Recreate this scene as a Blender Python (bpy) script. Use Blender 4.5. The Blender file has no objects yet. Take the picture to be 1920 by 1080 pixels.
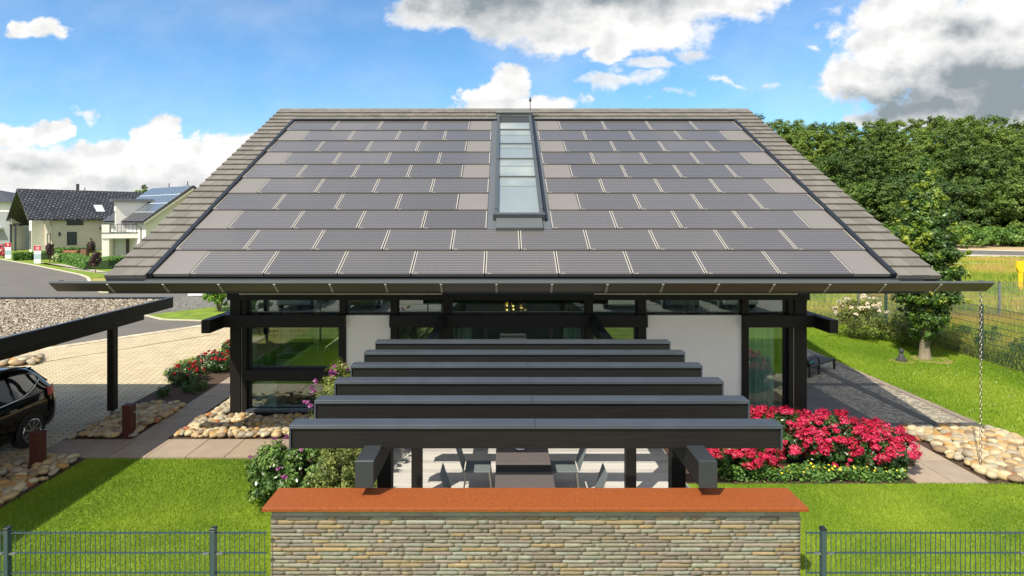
import bpy, bmesh, math, random
import numpy as np
from mathutils import Vector, Matrix
R = math.radians
random.seed(4); rng = np.random.default_rng(7)
sc = bpy.context.scene; COL = sc.collection

# ---------------------------------------------------------------- camera, sky, sun, exposure
EYE = 4.8
cd = bpy.data.cameras.new('camera'); cam = bpy.data.objects.new('camera', cd); COL.objects.link(cam)
cam.location = (0, 0, EYE); cam.rotation_euler = (R(90), 0, 0)
cd.sensor_width = 36; cd.lens = 21.0; cd.shift_x = 16/1920; cd.shift_y = -133/1920
cd.clip_start = .1; cd.clip_end = 3000
sc.camera = cam
sc.view_settings.view_transform = 'Standard'; sc.view_settings.look = 'None'
sc.view_settings.exposure = 0.56; sc.view_settings.gamma = 1
TX, TY = .47, .66                       # sideways and forward run of a shadow per metre of height
ELEV = math.atan(1/math.hypot(TX, TY)); SAZ = math.atan2(-TX, -TY)
sl = bpy.data.lights.new('sun', 'SUN'); sun = bpy.data.objects.new('sun', sl); COL.objects.link(sun)
sl.energy = 4.5; sl.angle = R(.5); sl.color = (1, .91, .75)
sun.rotation_euler = Vector((TX, TY, -1)).to_track_quat('-Z', 'Y').to_euler(); sun.location = (-10, -15, 25)

def build_world():
    w = bpy.data.worlds.new('World'); sc.world = w; w.use_nodes = True
    nt = w.node_tree; N = nt.nodes; L = nt.links; N.clear()
    out = N.new('ShaderNodeOutputWorld'); bg = N.new('ShaderNodeBackground'); bg.inputs[1].default_value = .12
    L.new(bg.outputs[0], out.inputs[0])
    sky = N.new('ShaderNodeTexSky'); sky.sky_type = 'NISHITA'; sky.sun_disc = False
    sky.sun_elevation = ELEV; sky.sun_rotation = SAZ % (2*math.pi); sky.air_density = 1.0; sky.dust_density = .3; sky.ozone_density = 2.0
    tc = N.new('ShaderNodeTexCoord'); sp = N.new('ShaderNodeSeparateXYZ'); L.new(tc.outputs['Generated'], sp.inputs[0])
    def val(x, s):
        if isinstance(x, (int, float)): s.default_value = x
        else: L.new(x, s)
    def m(op, a, b=None, c=None, clamp=False):
        n = N.new('ShaderNodeMath'); n.operation = op; n.use_clamp = clamp
        val(a, n.inputs[0])
        if b is not None: val(b, n.inputs[1])
        if c is not None: val(c, n.inputs[2])
        return n.outputs[0]
    def ss(x, a, b):
        n = N.new('ShaderNodeMapRange'); n.interpolation_type = 'SMOOTHSTEP'; L.new(x, n.inputs[0])
        n.inputs[1].default_value = a; n.inputs[2].default_value = b; return n.outputs[0]
    yy = m('MAXIMUM', m('ABSOLUTE', sp.outputs[1]), .12)
    P = m('DIVIDE', sp.outputs[0], yy); Q = m('DIVIDE', sp.outputs[2], yy)
    cmb = N.new('ShaderNodeCombineXYZ'); L.new(P, cmb.inputs[0]); L.new(Q, cmb.inputs[1]); L.new(m('MULTIPLY', m('SIGN', sp.outputs[1]), 3.0), cmb.inputs[2])
    def noise(scale, det=8, rough=.58, off=0, sy=1.0):
        mp = N.new('ShaderNodeMapping'); L.new(cmb.outputs[0], mp.inputs[0]); mp.inputs['Location'].default_value = (off, off*.7, 0); mp.inputs['Scale'].default_value = (1, sy, 1)
        n = N.new('ShaderNodeTexNoise'); L.new(mp.outputs[0], n.inputs[0]); n.inputs['Scale'].default_value = scale; n.inputs['Detail'].default_value = det; n.inputs['Roughness'].default_value = rough
        return n.outputs[0]
    n1 = noise(9, 9, .62, 0, 1.3); n2 = noise(26, 6, .6, 3); n3 = noise(4.5, 7, .6, 8, 1.6)
    dP = m('ADD', P, m('MULTIPLY', m('SUBTRACT', n1, .5), .22)); dQ = m('ADD', Q, m('MULTIPLY', m('SUBTRACT', n3, .5), .13))
    def blob(u, v, ru, rv, amp=1.0):
        a = m('MULTIPLY', m('SUBTRACT', dP, (u-944)/1120), 1120/ru); b = m('MULTIPLY', m('SUBTRACT', dQ, (407-v)/1120), 1120/rv)
        d = m('SQRT', m('ADD', m('MULTIPLY', a, a), m('MULTIPLY', b, b)))
        return m('MULTIPLY', m('MAXIMUM', m('SUBTRACT', 1.45, d), 0), amp)
    def many(bl):
        o = None
        for b in bl:
            x = blob(*b); o = x if o is None else m('MAXIMUM', o, x)
        return o
    solid = [(72, 60, 66, 24), (300, 238, 46, 34), (335, 285, 80, 36), (240, 285, 100, 36), (130, 320, 130, 42), (432, 262, 62, 28), (420, 315, 90, 50), (50, 258, 75, 26), (100, 245, 30, 26), (40, 330, 120, 50),
             (300, 350, 260, 55), (952, 152, 46, 44), (1020, 192, 62, 26), (908, 186, 44, 26), (960, 215, 110, 26), (880, 20, 130, 46), (1040, 20, 180, 60), (1200, 40, 140, 50), (1330, 5, 130, 26), (1150, 85, 60, 30),
             (1700, 50, 130, 80), (1650, 140, 110, 55), (1800, 120, 170, 90), (1900, 60, 130, 100), (1640, 222, 60, 16), (1790, 205, 190, 34), (1880, 195, 110, 50)]
    wisp = [(165, 213, 36, 12, .6), (1300, 20, 170, 26, .75), (1160, 158, 70, 20, .62), (1215, 125, 50, 18, .62), (1385, 146, 62, 11, .55), (1290, 100, 60, 24, .5), (1525, 76, 22, 14, .6), (1330, 60, 60, 26, .5), (1240, 190, 50, 12, .4), (60, 300, 200, 40, .6)]
    dark = [(930, 0, 150, 62), (1150, 0, 150, 34, .8), (1790, 62, 90, 34, .85), (1870, 165, 170, 60, 1.2), (1720, 195, 150, 36, 1.0), (1650, 175, 90, 20, .35), (60, 315, 90, 20, .4), (200, 350, 200, 16, .3)]
    det = m('MULTIPLY', m('SUBTRACT', n2, .5), .9)
    ms = ss(m('ADD', many(solid), det), .22, .66)
    mw = m('MULTIPLY', ss(m('ADD', many(wisp), m('MULTIPLY', m('SUBTRACT', n2, .5), 1.3)), .18, .75), .85)
    back = m('MULTIPLY', ss(n3, .40, .54), m('LESS_THAN', sp.outputs[1], 0.0))  # cloud cover out of view, widened to add neutral fill light
    side = m('MULTIPLY', ss(n3, .50, .64), m('GREATER_THAN', m('ABSOLUTE', P), 1.25))
    high = m('MULTIPLY', ss(n3, .50, .66), m('GREATER_THAN', Q, .55))
    mask = m('MAXIMUM', m('MAXIMUM', ms, mw), m('MAXIMUM', m('MAXIMUM', back, side), high))
    veil = m('MULTIPLY', ss(n3, .35, .75), .16)
    mask = m('MAXIMUM', mask, veil)
    dk = ss(m('ADD', many(dark), m('MULTIPLY', m('SUBTRACT', n1, .5), .7)), -.15, 1.45)
    def shifted(dx, dy):
        mp = N.new('ShaderNodeMapping'); L.new(cmb.outputs[0], mp.inputs[0]); mp.inputs['Location'].default_value = (dx, dy, 0); mp.inputs['Scale'].default_value = (1, 1.25, 1)
        n = N.new('ShaderNodeTexNoise'); L.new(mp.outputs[0], n.inputs[0]); n.inputs['Scale'].default_value = 13; n.inputs['Detail'].default_value = 5; n.inputs['Roughness'].default_value = .5; return n.outputs[0]
    fl = m('MAXIMUM', m('MULTIPLY_ADD', m('SUBTRACT', shifted(-.012, .022), shifted(0, 0)), 1.5, .07), 0.0)
    fl = m('MINIMUM', fl, .5)
    dk = m('MINIMUM', m('ADD', dk, fl), 1.0)
    cm = N.new('ShaderNodeMix'); cm.data_type = 'RGBA'; L.new(dk, cm.inputs[0])
    cm.inputs[6].default_value = (6.1, 6.0, 5.9, 1); cm.inputs[7].default_value = (1.75, 2.05, 2.25, 1)
    tint = N.new('ShaderNodeMix'); tint.data_type = 'RGBA'; tint.blend_type = 'MULTIPLY'; tint.inputs[0].default_value = 1
    L.new(sky.outputs[0], tint.inputs[6]); tint.inputs[7].default_value = (.60, .90, 1.08, 1)
    # unseen clouds on the sun's side, brightened to fill the shaded facade
    lit = N.new('ShaderNodeMix'); lit.data_type = 'RGBA'; L.new(ss(sp.outputs[1], .25, -.35), lit.inputs[0]); L.new(cm.outputs[2], lit.inputs[6]); lit.inputs[7].default_value = (8.0, 7.5, 6.7, 1)
    mx = N.new('ShaderNodeMix'); mx.data_type = 'RGBA'; L.new(mask, mx.inputs[0]); L.new(tint.outputs[2], mx.inputs[6]); L.new(lit.outputs[2], mx.inputs[7])
    L.new(mx.outputs[2], bg.inputs[0])
build_world()

# ---------------------------------------------------------------- materials
MATS = {}
def mat(name, col, rough=.6, var=.0, vscale=8, bump=0, bscale=60, metal=0, col2=None, attr=None, stretch=(1, 1, 1), coat=0, spec=.5, transl=0, det=5):
    """plain or noisy surface: base colour, optional second colour mixed in by noise, per-face 'rnd' or 'col' attributes, bump"""
    if name in MATS: return MATS[name]
    m = bpy.data.materials.new(name); m.use_nodes = True; nt = m.node_tree; N = nt.nodes; L = nt.links
    b = N['Principled BSDF']; b.inputs['Roughness'].default_value = rough; b.inputs['Metallic'].default_value = metal
    b.inputs['Specular IOR Level'].default_value = spec
    if coat: b.inputs['Coat Weight'].default_value = coat; b.inputs['Coat Roughness'].default_value = .03
    tc = N.new('ShaderNodeTexCoord'); mp = N.new('ShaderNodeMapping'); L.new(tc.outputs['Object'], mp.inputs[0]); mp.inputs['Scale'].default_value = stretch
    src = None
    if attr == 'col':
        a = N.new('ShaderNodeAttribute'); a.attribute_name = 'col'; src = a.outputs['Color']
    elif attr == 'rnd':
        a = N.new('ShaderNodeAttribute'); a.attribute_name = 'rnd'; r = N.new('ShaderNodeValToRGB'); L.new(a.outputs['Fac'], r.inputs[0])
        cs = col; r.color_ramp.elements[0].color = (*cs[0], 1); r.color_ramp.elements[1].color = (*cs[-1], 1)
        for i in range(1, len(cs)-1):
            e = r.color_ramp.elements.new(i/(len(cs)-1)); e.color = (*cs[i], 1)
        src = r.outputs[0]
    if var or col2:
        n = N.new('ShaderNodeTexNoise'); L.new(mp.outputs[0], n.inputs[0]); n.inputs['Scale'].default_value = vscale; n.inputs['Detail'].default_value = det; n.inputs['Roughness'].default_value = .65
        mr = N.new('ShaderNodeMapRange'); mr.inputs[1].default_value = .3; mr.inputs[2].default_value = .7; L.new(n.outputs[0], mr.inputs[0])
        if src is None and col2:
            x = N.new('ShaderNodeMix'); x.data_type = 'RGBA'; L.new(mr.outputs[0], x.inputs[0]); x.inputs[6].default_value = (*col, 1); x.inputs[7].default_value = (*col2, 1); src = x.outputs[2]
        if var:
            mr2 = N.new('ShaderNodeMapRange'); mr2.inputs[1].default_value = .25; mr2.inputs[2].default_value = .75; mr2.inputs[3].default_value = 1-var; mr2.inputs[4].default_value = 1+var; L.new(n.outputs[0], mr2.inputs[0])
            x = N.new('ShaderNodeMix'); x.data_type = 'RGBA'; x.blend_type = 'MULTIPLY'; x.inputs[0].default_value = 1
            if src is None: x.inputs[6].default_value = (*col, 1)
            else: L.new(src, x.inputs[6])
            L.new(mr2.outputs[0], x.inputs[7]); src = x.outputs[2]
    if src is None: b.inputs['Base Color'].default_value = (*col, 1)
    else: L.new(src, b.inputs['Base Color'])
    if bump:
        n = N.new('ShaderNodeTexNoise'); L.new(mp.outputs[0], n.inputs[0]); n.inputs['Scale'].default_value = bscale; n.inputs['Detail'].default_value = 4
        bp = N.new('ShaderNodeBump'); bp.inputs['Strength'].default_value = bump; bp.inputs['Distance'].default_value = .02; L.new(n.outputs[0], bp.inputs['Height']); L.new(bp.outputs[0], b.inputs['Normal'])
    if transl:
        t = N.new('ShaderNodeBsdfTranslucent'); ms = N.new('ShaderNodeMixShader'); ms.inputs[0].default_value = transl
        if src is None: t.inputs[0].default_value = (*col, 1)
        else: L.new(src, t.inputs[0])
        L.new(b.outputs[0], ms.inputs[1]); L.new(t.outputs[0], ms.inputs[2]); L.new(ms.outputs[0], N['Material Output'].inputs[0])
    MATS[name] = m; return m

def brick_mat(name, c1, c2, mortar, w, h, ms=.01, rot=0, off=.5, bump=.4, var=.15, wall=False, rough=.8):
    m = bpy.data.materials.new(name); m.use_nodes = True; nt = m.node_tree; N = nt.nodes; L = nt.links; b = N['Principled BSDF']; b.inputs['Roughness'].default_value = rough
    tc = N.new('ShaderNodeTexCoord'); mp = N.new('ShaderNodeMapping'); L.new(tc.outputs['Object'], mp.inputs[0])
    mp.inputs['Rotation'].default_value = (R(90) if wall else 0, 0, rot)
    br = N.new('ShaderNodeTexBrick'); L.new(mp.outputs[0], br.inputs[0]); br.inputs['Color1'].default_value = (*c1, 1); br.inputs['Color2'].default_value = (*c2, 1); br.inputs['Mortar'].default_value = (*mortar, 1)
    br.inputs['Scale'].default_value = 1; br.inputs['Brick Width'].default_value = w; br.inputs['Row Height'].default_value = h; br.inputs['Mortar Size'].default_value = ms; br.offset = off; br.inputs['Mortar Smooth'].default_value = .2
    n = N.new('ShaderNodeTexNoise'); L.new(tc.outputs['Object'], n.inputs[0]); n.inputs['Scale'].default_value = 1.3; n.inputs['Detail'].default_value = 8
    mr = N.new('ShaderNodeMapRange'); mr.inputs[1].default_value = .25; mr.inputs[2].default_value = .75; mr.inputs[3].default_value = 1-var; mr.inputs[4].default_value = 1+var; L.new(n.outputs[0], mr.inputs[0])
    x = N.new('ShaderNodeMix'); x.data_type = 'RGBA'; x.blend_type = 'MULTIPLY'; x.inputs[0].default_value = 1; L.new(br.outputs[0], x.inputs[6]); L.new(mr.outputs[0], x.inputs[7]); L.new(x.outputs[2], b.inputs['Base Color'])
    bp = N.new('ShaderNodeBump'); bp.invert = True; bp.inputs['Strength'].default_value = bump; bp.inputs['Distance'].default_value = .01; L.new(br.outputs['Fac'], bp.inputs['Height']); L.new(bp.outputs[0], b.inputs['Normal'])
    MATS[name] = m; return m

def gravel_mat(name, cols, scale, bump=.8, stretch=(1, 1, 1), dist=.03):
    m = bpy.data.materials.new(name); m.use_nodes = True; nt = m.node_tree; N = nt.nodes; L = nt.links; b = N['Principled BSDF']; b.inputs['Roughness'].default_value = .85
    tc = N.new('ShaderNodeTexCoord'); mp = N.new('ShaderNodeMapping'); L.new(tc.outputs['Object'], mp.inputs[0]); mp.inputs['Scale'].default_value = stretch
    v = N.new('ShaderNodeTexVoronoi'); L.new(mp.outputs[0], v.inputs[0]); v.inputs['Scale'].default_value = scale
    sp = N.new('ShaderNodeSeparateColor'); L.new(v.outputs['Color'], sp.inputs[0])
    r = N.new('ShaderNodeValToRGB'); L.new(sp.outputs[0], r.inputs[0]); r.color_ramp.elements[0].color = (*cols[0], 1); r.color_ramp.elements[1].color = (*cols[-1], 1)
    for i in range(1, len(cols)-1):
        e = r.color_ramp.elements.new(i/(len(cols)-1)); e.color = (*cols[i], 1)
    L.new(r.outputs[0], b.inputs['Base Color'])
    bp = N.new('ShaderNodeBump'); bp.invert = True; bp.inputs['Strength'].default_value = bump; bp.inputs['Distance'].default_value = dist; L.new(v.outputs['Distance'], bp.inputs['Height']); L.new(bp.outputs[0], b.inputs['Normal'])
    MATS[name] = m; return m

def glass_mat(name, refl=.3, tint=(.75, .85, .82), rough=0.0):
    m = bpy.data.materials.new(name); m.use_nodes = True; nt = m.node_tree; N = nt.nodes; L = nt.links; N.clear()
    o = N.new('ShaderNodeOutputMaterial'); g = N.new('ShaderNodeBsdfGlossy'); g.inputs['Roughness'].default_value = rough; g.inputs[0].default_value = (.92, 1, .97, 1)
    t = N.new('ShaderNodeBsdfTransparent'); t.inputs[0].default_value = (*tint, 1); mx = N.new('ShaderNodeMixShader')
    fr = N.new('ShaderNodeFresnel'); fr.inputs[0].default_value = 1.5; a = N.new('ShaderNodeMath'); a.operation = 'ADD'; a.use_clamp = True; a.inputs[1].default_value = refl; L.new(fr.outputs[0], a.inputs[0])
    L.new(a.outputs[0], mx.inputs[0]); L.new(t.outputs[0], mx.inputs[1]); L.new(g.outputs[0], mx.inputs[2]); L.new(mx.outputs[0], o.inputs[0]); MATS[name] = m; return m

def solar_mat():
    m = bpy.data.materials.new('solar_cells'); m.use_nodes = True; nt = m.node_tree; N = nt.nodes; L = nt.links; b = N['Principled BSDF']; b.inputs['Roughness'].default_value = .24; b.inputs['Specular IOR Level'].default_value = .8; b.inputs['Coat Weight'].default_value = .3; b.inputs['Coat Roughness'].default_value = .08
    tc = N.new('ShaderNodeTexCoord'); sp = N.new('ShaderNodeSeparateXYZ'); L.new(tc.outputs['Object'], sp.inputs[0])
    def m_(op, a, bb):
        n = N.new('ShaderNodeMath'); n.operation = op
        for k, x in enumerate((a, bb)):
            if isinstance(x, (int, float)): n.inputs[k].default_value = x
            else: L.new(x, n.inputs[k])
        return n.outputs[0]
    f = m_('FRACT', m_('MULTIPLY', sp.outputs[2], 10/.424), 0)
    line = m_('LESS_THAN', f, .30)
    f2 = m_('LESS_THAN', m_('FRACT', m_('MULTIPLY', sp.outputs[0], 1/.158), 0), .04)
    x = N.new('ShaderNodeMix'); x.data_type = 'RGBA'; L.new(line, x.inputs[0]); x.inputs[6].default_value = (.088, .083, .081, 1); x.inputs[7].default_value = (.150, .142, .135, 1)
    y = N.new('ShaderNodeMix'); y.data_type = 'RGBA'; L.new(m_('MULTIPLY', f2, .1), y.inputs[0]); L.new(x.outputs[2], y.inputs[6]); y.inputs[7].default_value = (.25, .24, .24, 1)
    oi = N.new('ShaderNodeObjectInfo'); mr = N.new('ShaderNodeMapRange'); mr.inputs[3].default_value = .88; mr.inputs[4].default_value = 1.12; L.new(oi.outputs['Random'], mr.inputs[0])
    z = N.new('ShaderNodeMix'); z.data_type = 'RGBA'; z.blend_type = 'MULTIPLY'; z.inputs[0].default_value = 1; L.new(y.outputs[2], z.inputs[6]); L.new(mr.outputs[0], z.inputs[7]); L.new(z.outputs[2], b.inputs['Base Color'])
    MATS['solar_cells'] = m; return m

# ---------------------------------------------------------------- building helpers
def tag(o, label=None, cat=None, group=None, kind=None):
    if label: o['label'] = label
    if cat: o['category'] = cat
    if group: o['group'] = group
    if kind: o['kind'] = kind
    return o
WORLD_AT = {}
def link(o, parent=None, world=(0, 0, 0)):
    COL.objects.link(o); w = Vector(world); WORLD_AT[o.name] = w
    if parent is not None: o.parent = parent; o.location = w-WORLD_AT[parent.name]
    else: o.location = w
    return o
def empty(name, loc, label=None, cat=None, group=None):
    e = bpy.data.objects.new(name, None); e.empty_display_size = .2; link(e, None, loc); return tag(e, label, cat, group)
def np_mesh(name, V, F, material, parent=None, rnd=None, col=None, smooth=False, at=None):
    """mesh from numpy arrays; F is (n,k)"""
    V = np.asarray(V, dtype=np.float32); F = np.asarray(F, dtype=np.int32); n, k = F.shape
    lo = V.min(0); hi = V.max(0); org = np.array([(lo[0]+hi[0])/2, (lo[1]+hi[1])/2, lo[2]], dtype=np.float32) if at is None else np.array(at, dtype=np.float32)
    me = bpy.data.meshes.new(name); me.vertices.add(len(V)); me.vertices.foreach_set('co', (V-org).ravel())
    me.loops.add(n*k); me.loops.foreach_set('vertex_index', F.ravel()); me.polygons.add(n)
    me.polygons.foreach_set('loop_start', np.arange(n, dtype=np.int32)*k); me.polygons.foreach_set('loop_total', np.full(n, k, dtype=np.int32))
    me.update(calc_edges=True)
    if rnd is not None:
        a = me.attributes.new('rnd', 'FLOAT', 'FACE'); a.data.foreach_set('value', np.asarray(rnd, dtype=np.float32))
    if col is not None:
        a = me.attributes.new('col', 'FLOAT_COLOR', 'FACE'); a.data.foreach_set('color', np.c_[col, np.ones(len(col))].astype(np.float32).ravel())
    if smooth: me.polygons.foreach_set('use_smooth', np.ones(n, dtype=bool))
    me.materials.append(material); o = bpy.data.objects.new(name, me); return link(o, parent, tuple(float(c) for c in org))
class MB:
    def __init__(s): s.v = []; s.f = []; s.c = []; s.xf = None
    def add(s, vs, fs, c=0):
        n = len(s.v)
        if s.xf is not None: vs = [s.xf @ Vector(v) for v in vs]
        s.v += [tuple(v) for v in vs]; s.f += [tuple(i+n for i in f) for f in fs]; s.c += [c]*len(fs); return s
    def box(s, x0, x1, y0, y1, z0, z1, c=0):
        vs = [(x0, y0, z0), (x1, y0, z0), (x1, y1, z0), (x0, y1, z0), (x0, y0, z1), (x1, y0, z1), (x1, y1, z1), (x0, y1, z1)]
        return s.add(vs, [(0, 3, 2, 1), (4, 5, 6, 7), (0, 1, 5, 4), (1, 2, 6, 5), (2, 3, 7, 6), (3, 0, 4, 7)], c)
    def beam(s, p, q, w, h, up=(0, 0, 1), c=0):
        p = Vector(p); q = Vector(q); d = (q-p).normalized(); u = Vector(up); r = d.cross(u).normalized(); u = r.cross(d)
        vs = [e+r*a*w/2+u*b*h/2 for e in (p, q) for a, b in ((-1, -1), (1, -1), (1, 1), (-1, 1))]
        return s.add(vs, [(0, 1, 2, 3), (7, 6, 5, 4), (0, 4, 5, 1), (1, 5, 6, 2), (2, 6, 7, 3), (3, 7, 4, 0)], c)
    def tube(s, pts, r, n=8, c=0, cap=True):
        pts = [Vector(p) for p in pts]; rs = r if isinstance(r, (list, tuple)) else [r]*len(pts); vs = []; fs = []
        for i, p in enumerate(pts):
            d = (pts[min(i+1, len(pts)-1)]-pts[max(i-1, 0)]).normalized(); a = Vector((0, 0, 1)) if abs(d.z) < .9 else Vector((1, 0, 0))
            u = d.cross(a).normalized(); v = d.cross(u)
            for k in range(n): t = 2*math.pi*k/n; vs.append(p+(u*math.cos(t)+v*math.sin(t))*rs[i])
        for i in range(len(pts)-1):
            for k in range(n): fs.append((i*n+k, i*n+(k+1) % n, (i+1)*n+(k+1) % n, (i+1)*n+k))
        if cap: fs.append(tuple(range(n-1, -1, -1))); fs.append(tuple(range((len(pts)-1)*n, len(pts)*n)))
        return s.add(vs, fs, c)
    def prism(s, poly, z0, z1, c=0):
        n = len(poly); vs = [(x, y, z0) for x, y in poly]+[(x, y, z1) for x, y in poly]
        return s.add(vs, [tuple(range(n-1, -1, -1)), tuple(range(n, 2*n))]+[(i, (i+1) % n, (i+1) % n+n, i+n) for i in range(n)], c)
    def prismx(s, poly, x0, x1, c=0):      # outline in (y,z), run along x
        n = len(poly); vs = [(x0, y, z) for y, z in poly]+[(x1, y, z) for y, z in poly]
        return s.add(vs, [tuple(range(n-1, -1, -1)), tuple(range(n, 2*n))]+[(i, (i+1) % n, (i+1) % n+n, i+n) for i in range(n)], c)
    def lathe(s, prof, cx, cy, z0=0, n=20, c=0):
        vs = [(cx+r*math.cos(2*math.pi*k/n), cy+r*math.sin(2*math.pi*k/n), z0+z) for r, z in prof for k in range(n)]
        fs = [(i*n+k, i*n+(k+1) % n, (i+1)*n+(k+1) % n, (i+1)*n+k) for i in range(len(prof)-1) for k in range(n)]
        return s.add(vs, fs, c)
    def obj(s, name, material, parent=None, bevel=0, smooth=False, label=None, cat=None, group=None, kind=None, cols=None, recalc=True):
        V = np.array(s.v); lo = V.min(0); hi = V.max(0); org = Vector(((lo[0]+hi[0])/2, (lo[1]+hi[1])/2, lo[2]))
        me = bpy.data.meshes.new(name); me.from_pydata([tuple(Vector(v)-org) for v in s.v], [], s.f); me.update()
        if cols or any(s.c):
            a = me.attributes.new('rnd', 'FLOAT', 'FACE'); a.data.foreach_set('value', [float(x) for x in s.c])
        if recalc:
            bm = bmesh.new(); bm.from_mesh(me); bmesh.ops.recalc_face_normals(bm, faces=bm.faces); bm.to_mesh(me); bm.free()
        if smooth:
            for p in me.polygons: p.use_smooth = True
            me.set_sharp_from_angle(angle=R(40))
        me.materials.append(material); o = bpy.data.objects.new(name, me); link(o, parent, org)
        if bevel:
            b = o.modifiers.new('bevel', 'BEVEL'); b.width = bevel; b.segments = 1; b.limit_method = 'ANGLE'
        return tag(o, label, cat, group, kind)
def box(name, material, x0, x1, y0, y1, z0, z1, parent=None, bevel=0, **k): return MB().box(x0, x1, y0, y1, z0, z1).obj(name, material, parent, bevel, **k)
def kids(o): return [c for c in COL.objects if c.parent == o]
def copy_tree(o, parent=None):
    c = o.copy(); COL.objects.link(c); c.parent = parent
    for ch in kids(o): copy_tree(ch, c)
    return c
def G(u, v): d = 1120*EYE/(v-407); return ((u-944)*d/1120, d)      # ground survey: where a sight line meets the ground
def sheet(name, material, poly, z, kind='structure', **k): return MB().add([(x, y, z) for x, y in poly], [tuple(range(len(poly)))]).obj(name, material, None, kind=kind, recalc=False, **k)

# ---- foliage
def leaf_quads(C, Nn, size, aspect=.55):
    n = len(C); Nn = Nn/np.linalg.norm(Nn, axis=1, keepdims=True); t = rng.normal(size=(n, 3)); t -= (t*Nn).sum(1, keepdims=True)*Nn; t /= np.linalg.norm(t, axis=1, keepdims=True); b = np.cross(Nn, t)
    s = (size*rng.uniform(.65, 1.3, n))[:, None]
    V = np.stack([C-t*s*.5, C+b*s*aspect*.5-Nn*s*.08, C+t*s*.5, C-b*s*aspect*.5-Nn*s*.08], 1).reshape(-1, 3); return V, np.arange(4*n).reshape(n, 4)
def clumps(cent, rad, nc, per, cr, shell=.55, up=.35, flat=1.0, noise_r=.12, low=-1):
    cent = np.array(cent, float); rad = np.array(rad, float); d = rng.normal(size=(nc*2, 3)); d /= np.linalg.norm(d, axis=1, keepdims=True); d = d[d[:, 2] > low][:nc]; nc = len(d)
    cc = cent+d*rad*(rng.uniform(shell, 1, nc)**.6+rng.normal(0, noise_r, nc))[:, None]
    o = rng.normal(size=(nc, per, 3)); o /= np.linalg.norm(o, axis=2, keepdims=True); rr = rng.uniform(.3, 1, (nc, per, 1)); cs = (cr*rng.uniform(.6, 1.35, nc))[:, None, None]
    P = cc[:, None]+o*rr*cs*np.array([1, 1, flat]); Nn = o*.8+d[:, None]*.5+np.array([0, 0, up])+rng.normal(0, .35, (nc, per, 3))
    r = np.clip(rng.uniform(0, 1, (nc, 1))*.55+rng.uniform(0, 1, (nc, per))*.45, 0, 1)
    return P.reshape(-1, 3), Nn.reshape(-1, 3), r.ravel()
def foliage(name, material, sets, size, parent=None, aspect=.55, **k):
    P = np.concatenate([s[0] for s in sets]); Nn = np.concatenate([s[1] for s in sets]); r = np.concatenate([s[2] for s in sets])
    P[:, 2] = np.maximum(P[:, 2], .02)
    V, F = leaf_quads(P, Nn, size, aspect); return tag(np_mesh(name, V, F, material, parent, rnd=r), **k)
def in_poly(P, poly):
    x, y = P[:, 0], P[:, 1]; ins = np.zeros(len(P), bool); n = len(poly)
    for i in range(n):
        (x0, y0), (x1, y1) = poly[i], poly[(i+1) % n]
        if y0 == y1: continue
        ins ^= ((y0 > y) != (y1 > y)) & (x < (x1-x0)*(y-y0)/(y1-y0)+x0)
    return ins
def scatter(poly, dens, holes=()):
    a = np.array(poly); lo = a.min(0); hi = a.max(0); n = int(dens*(hi[0]-lo[0])*(hi[1]-lo[1])); P = rng.uniform(lo, hi, (n, 2)); P = P[in_poly(P, poly)]
    for h in holes: P = P[~in_poly(P, h)]
    return P
def blades(P, h, w, lean=.5, z=0, hv=.35):
    n = len(P); a = rng.uniform(0, 2*math.pi, n); hh = h*rng.uniform(1-hv, 1+hv, n); wx = np.cos(a)*w/2; wy = np.sin(a)*w/2; b = rng.uniform(0, 2*math.pi, n); l = rng.uniform(0, lean, n)*hh
    z0 = np.full(n, float(z)); V = np.stack([np.c_[P[:, 0]-wx, P[:, 1]-wy, z0], np.c_[P[:, 0]+wx, P[:, 1]+wy, z0], np.c_[P[:, 0]+np.cos(b)*l, P[:, 1]+np.sin(b)*l, z0+hh]], 1).reshape(-1, 3)
    return V, np.arange(3*n).reshape(n, 3)
def patch(P, s, seed=0):            # cheap smooth value field for patchy colours
    r = np.random.default_rng(seed); o = np.zeros(len(P))
    for k in range(6):
        a = r.uniform(0, 6.28); f = s*r.uniform(.5, 2.2); o += np.sin(P[:, 0]*math.cos(a)*f+P[:, 1]*math.sin(a)*f+r.uniform(0, 6.28))
    return np.clip(.5+o/7, 0, 1)

# ---------------------------------------------------------------- palette
wood = mat('dark_stained_wood', (.010, .010, .0102), .55, spec=.28, var=.45, vscale=5, stretch=(.5, 6, 12), bump=.08, bscale=20)
woodpost = mat('dark_post_wood', (.010, .0085, .0078), .55, spec=.28, var=.4, vscale=6, stretch=(9, 9, .6), bump=.08, bscale=20)
capmetal = mat('slate_blue_sheet_metal', (.070, .086, .108), .42, var=.14, vscale=2.2, metal=.35)
greymetal = mat('grey_sheet_metal', (.13, .145, .155), .4, var=.06, vscale=2, metal=.3)
darkmetal = mat('anthracite_metal', (.022, .026, .033), .4, metal=.3)
underside = mat('bronze_grey_underside', (.10, .085, .065), .5, var=.1, vscale=1.5, metal=.2)
stripm = mat('pale_bracket_metal', (.30, .29, .26), .5)
white = mat('white_render', (.92, .90, .88), .85, var=.03, vscale=2, bump=.12, bscale=300)
cream = mat('cream_trim', (.62, .58, .42), .7)
glass = glass_mat('window_glass', .13)
clerestory = glass_mat('clerestory_glass', .3)
steel = mat('galvanised_steel', (.35, .37, .38), .35, metal=.8)
soil = mat('brown_soil', (.045, .028, .018), .95, col2=(.09, .055, .035), vscale=14, bump=1, bscale=50)
slab = None
curtain = mat('pale_curtain', (.80, .90, .84), .8, transl=.25)
leafy = mat('leaf_mid_green', [(.012, .035, .010), (.03, .085, .014), (.07, .16, .025), (.14, .25, .04)], .5, attr='rnd', transl=.3)
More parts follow.
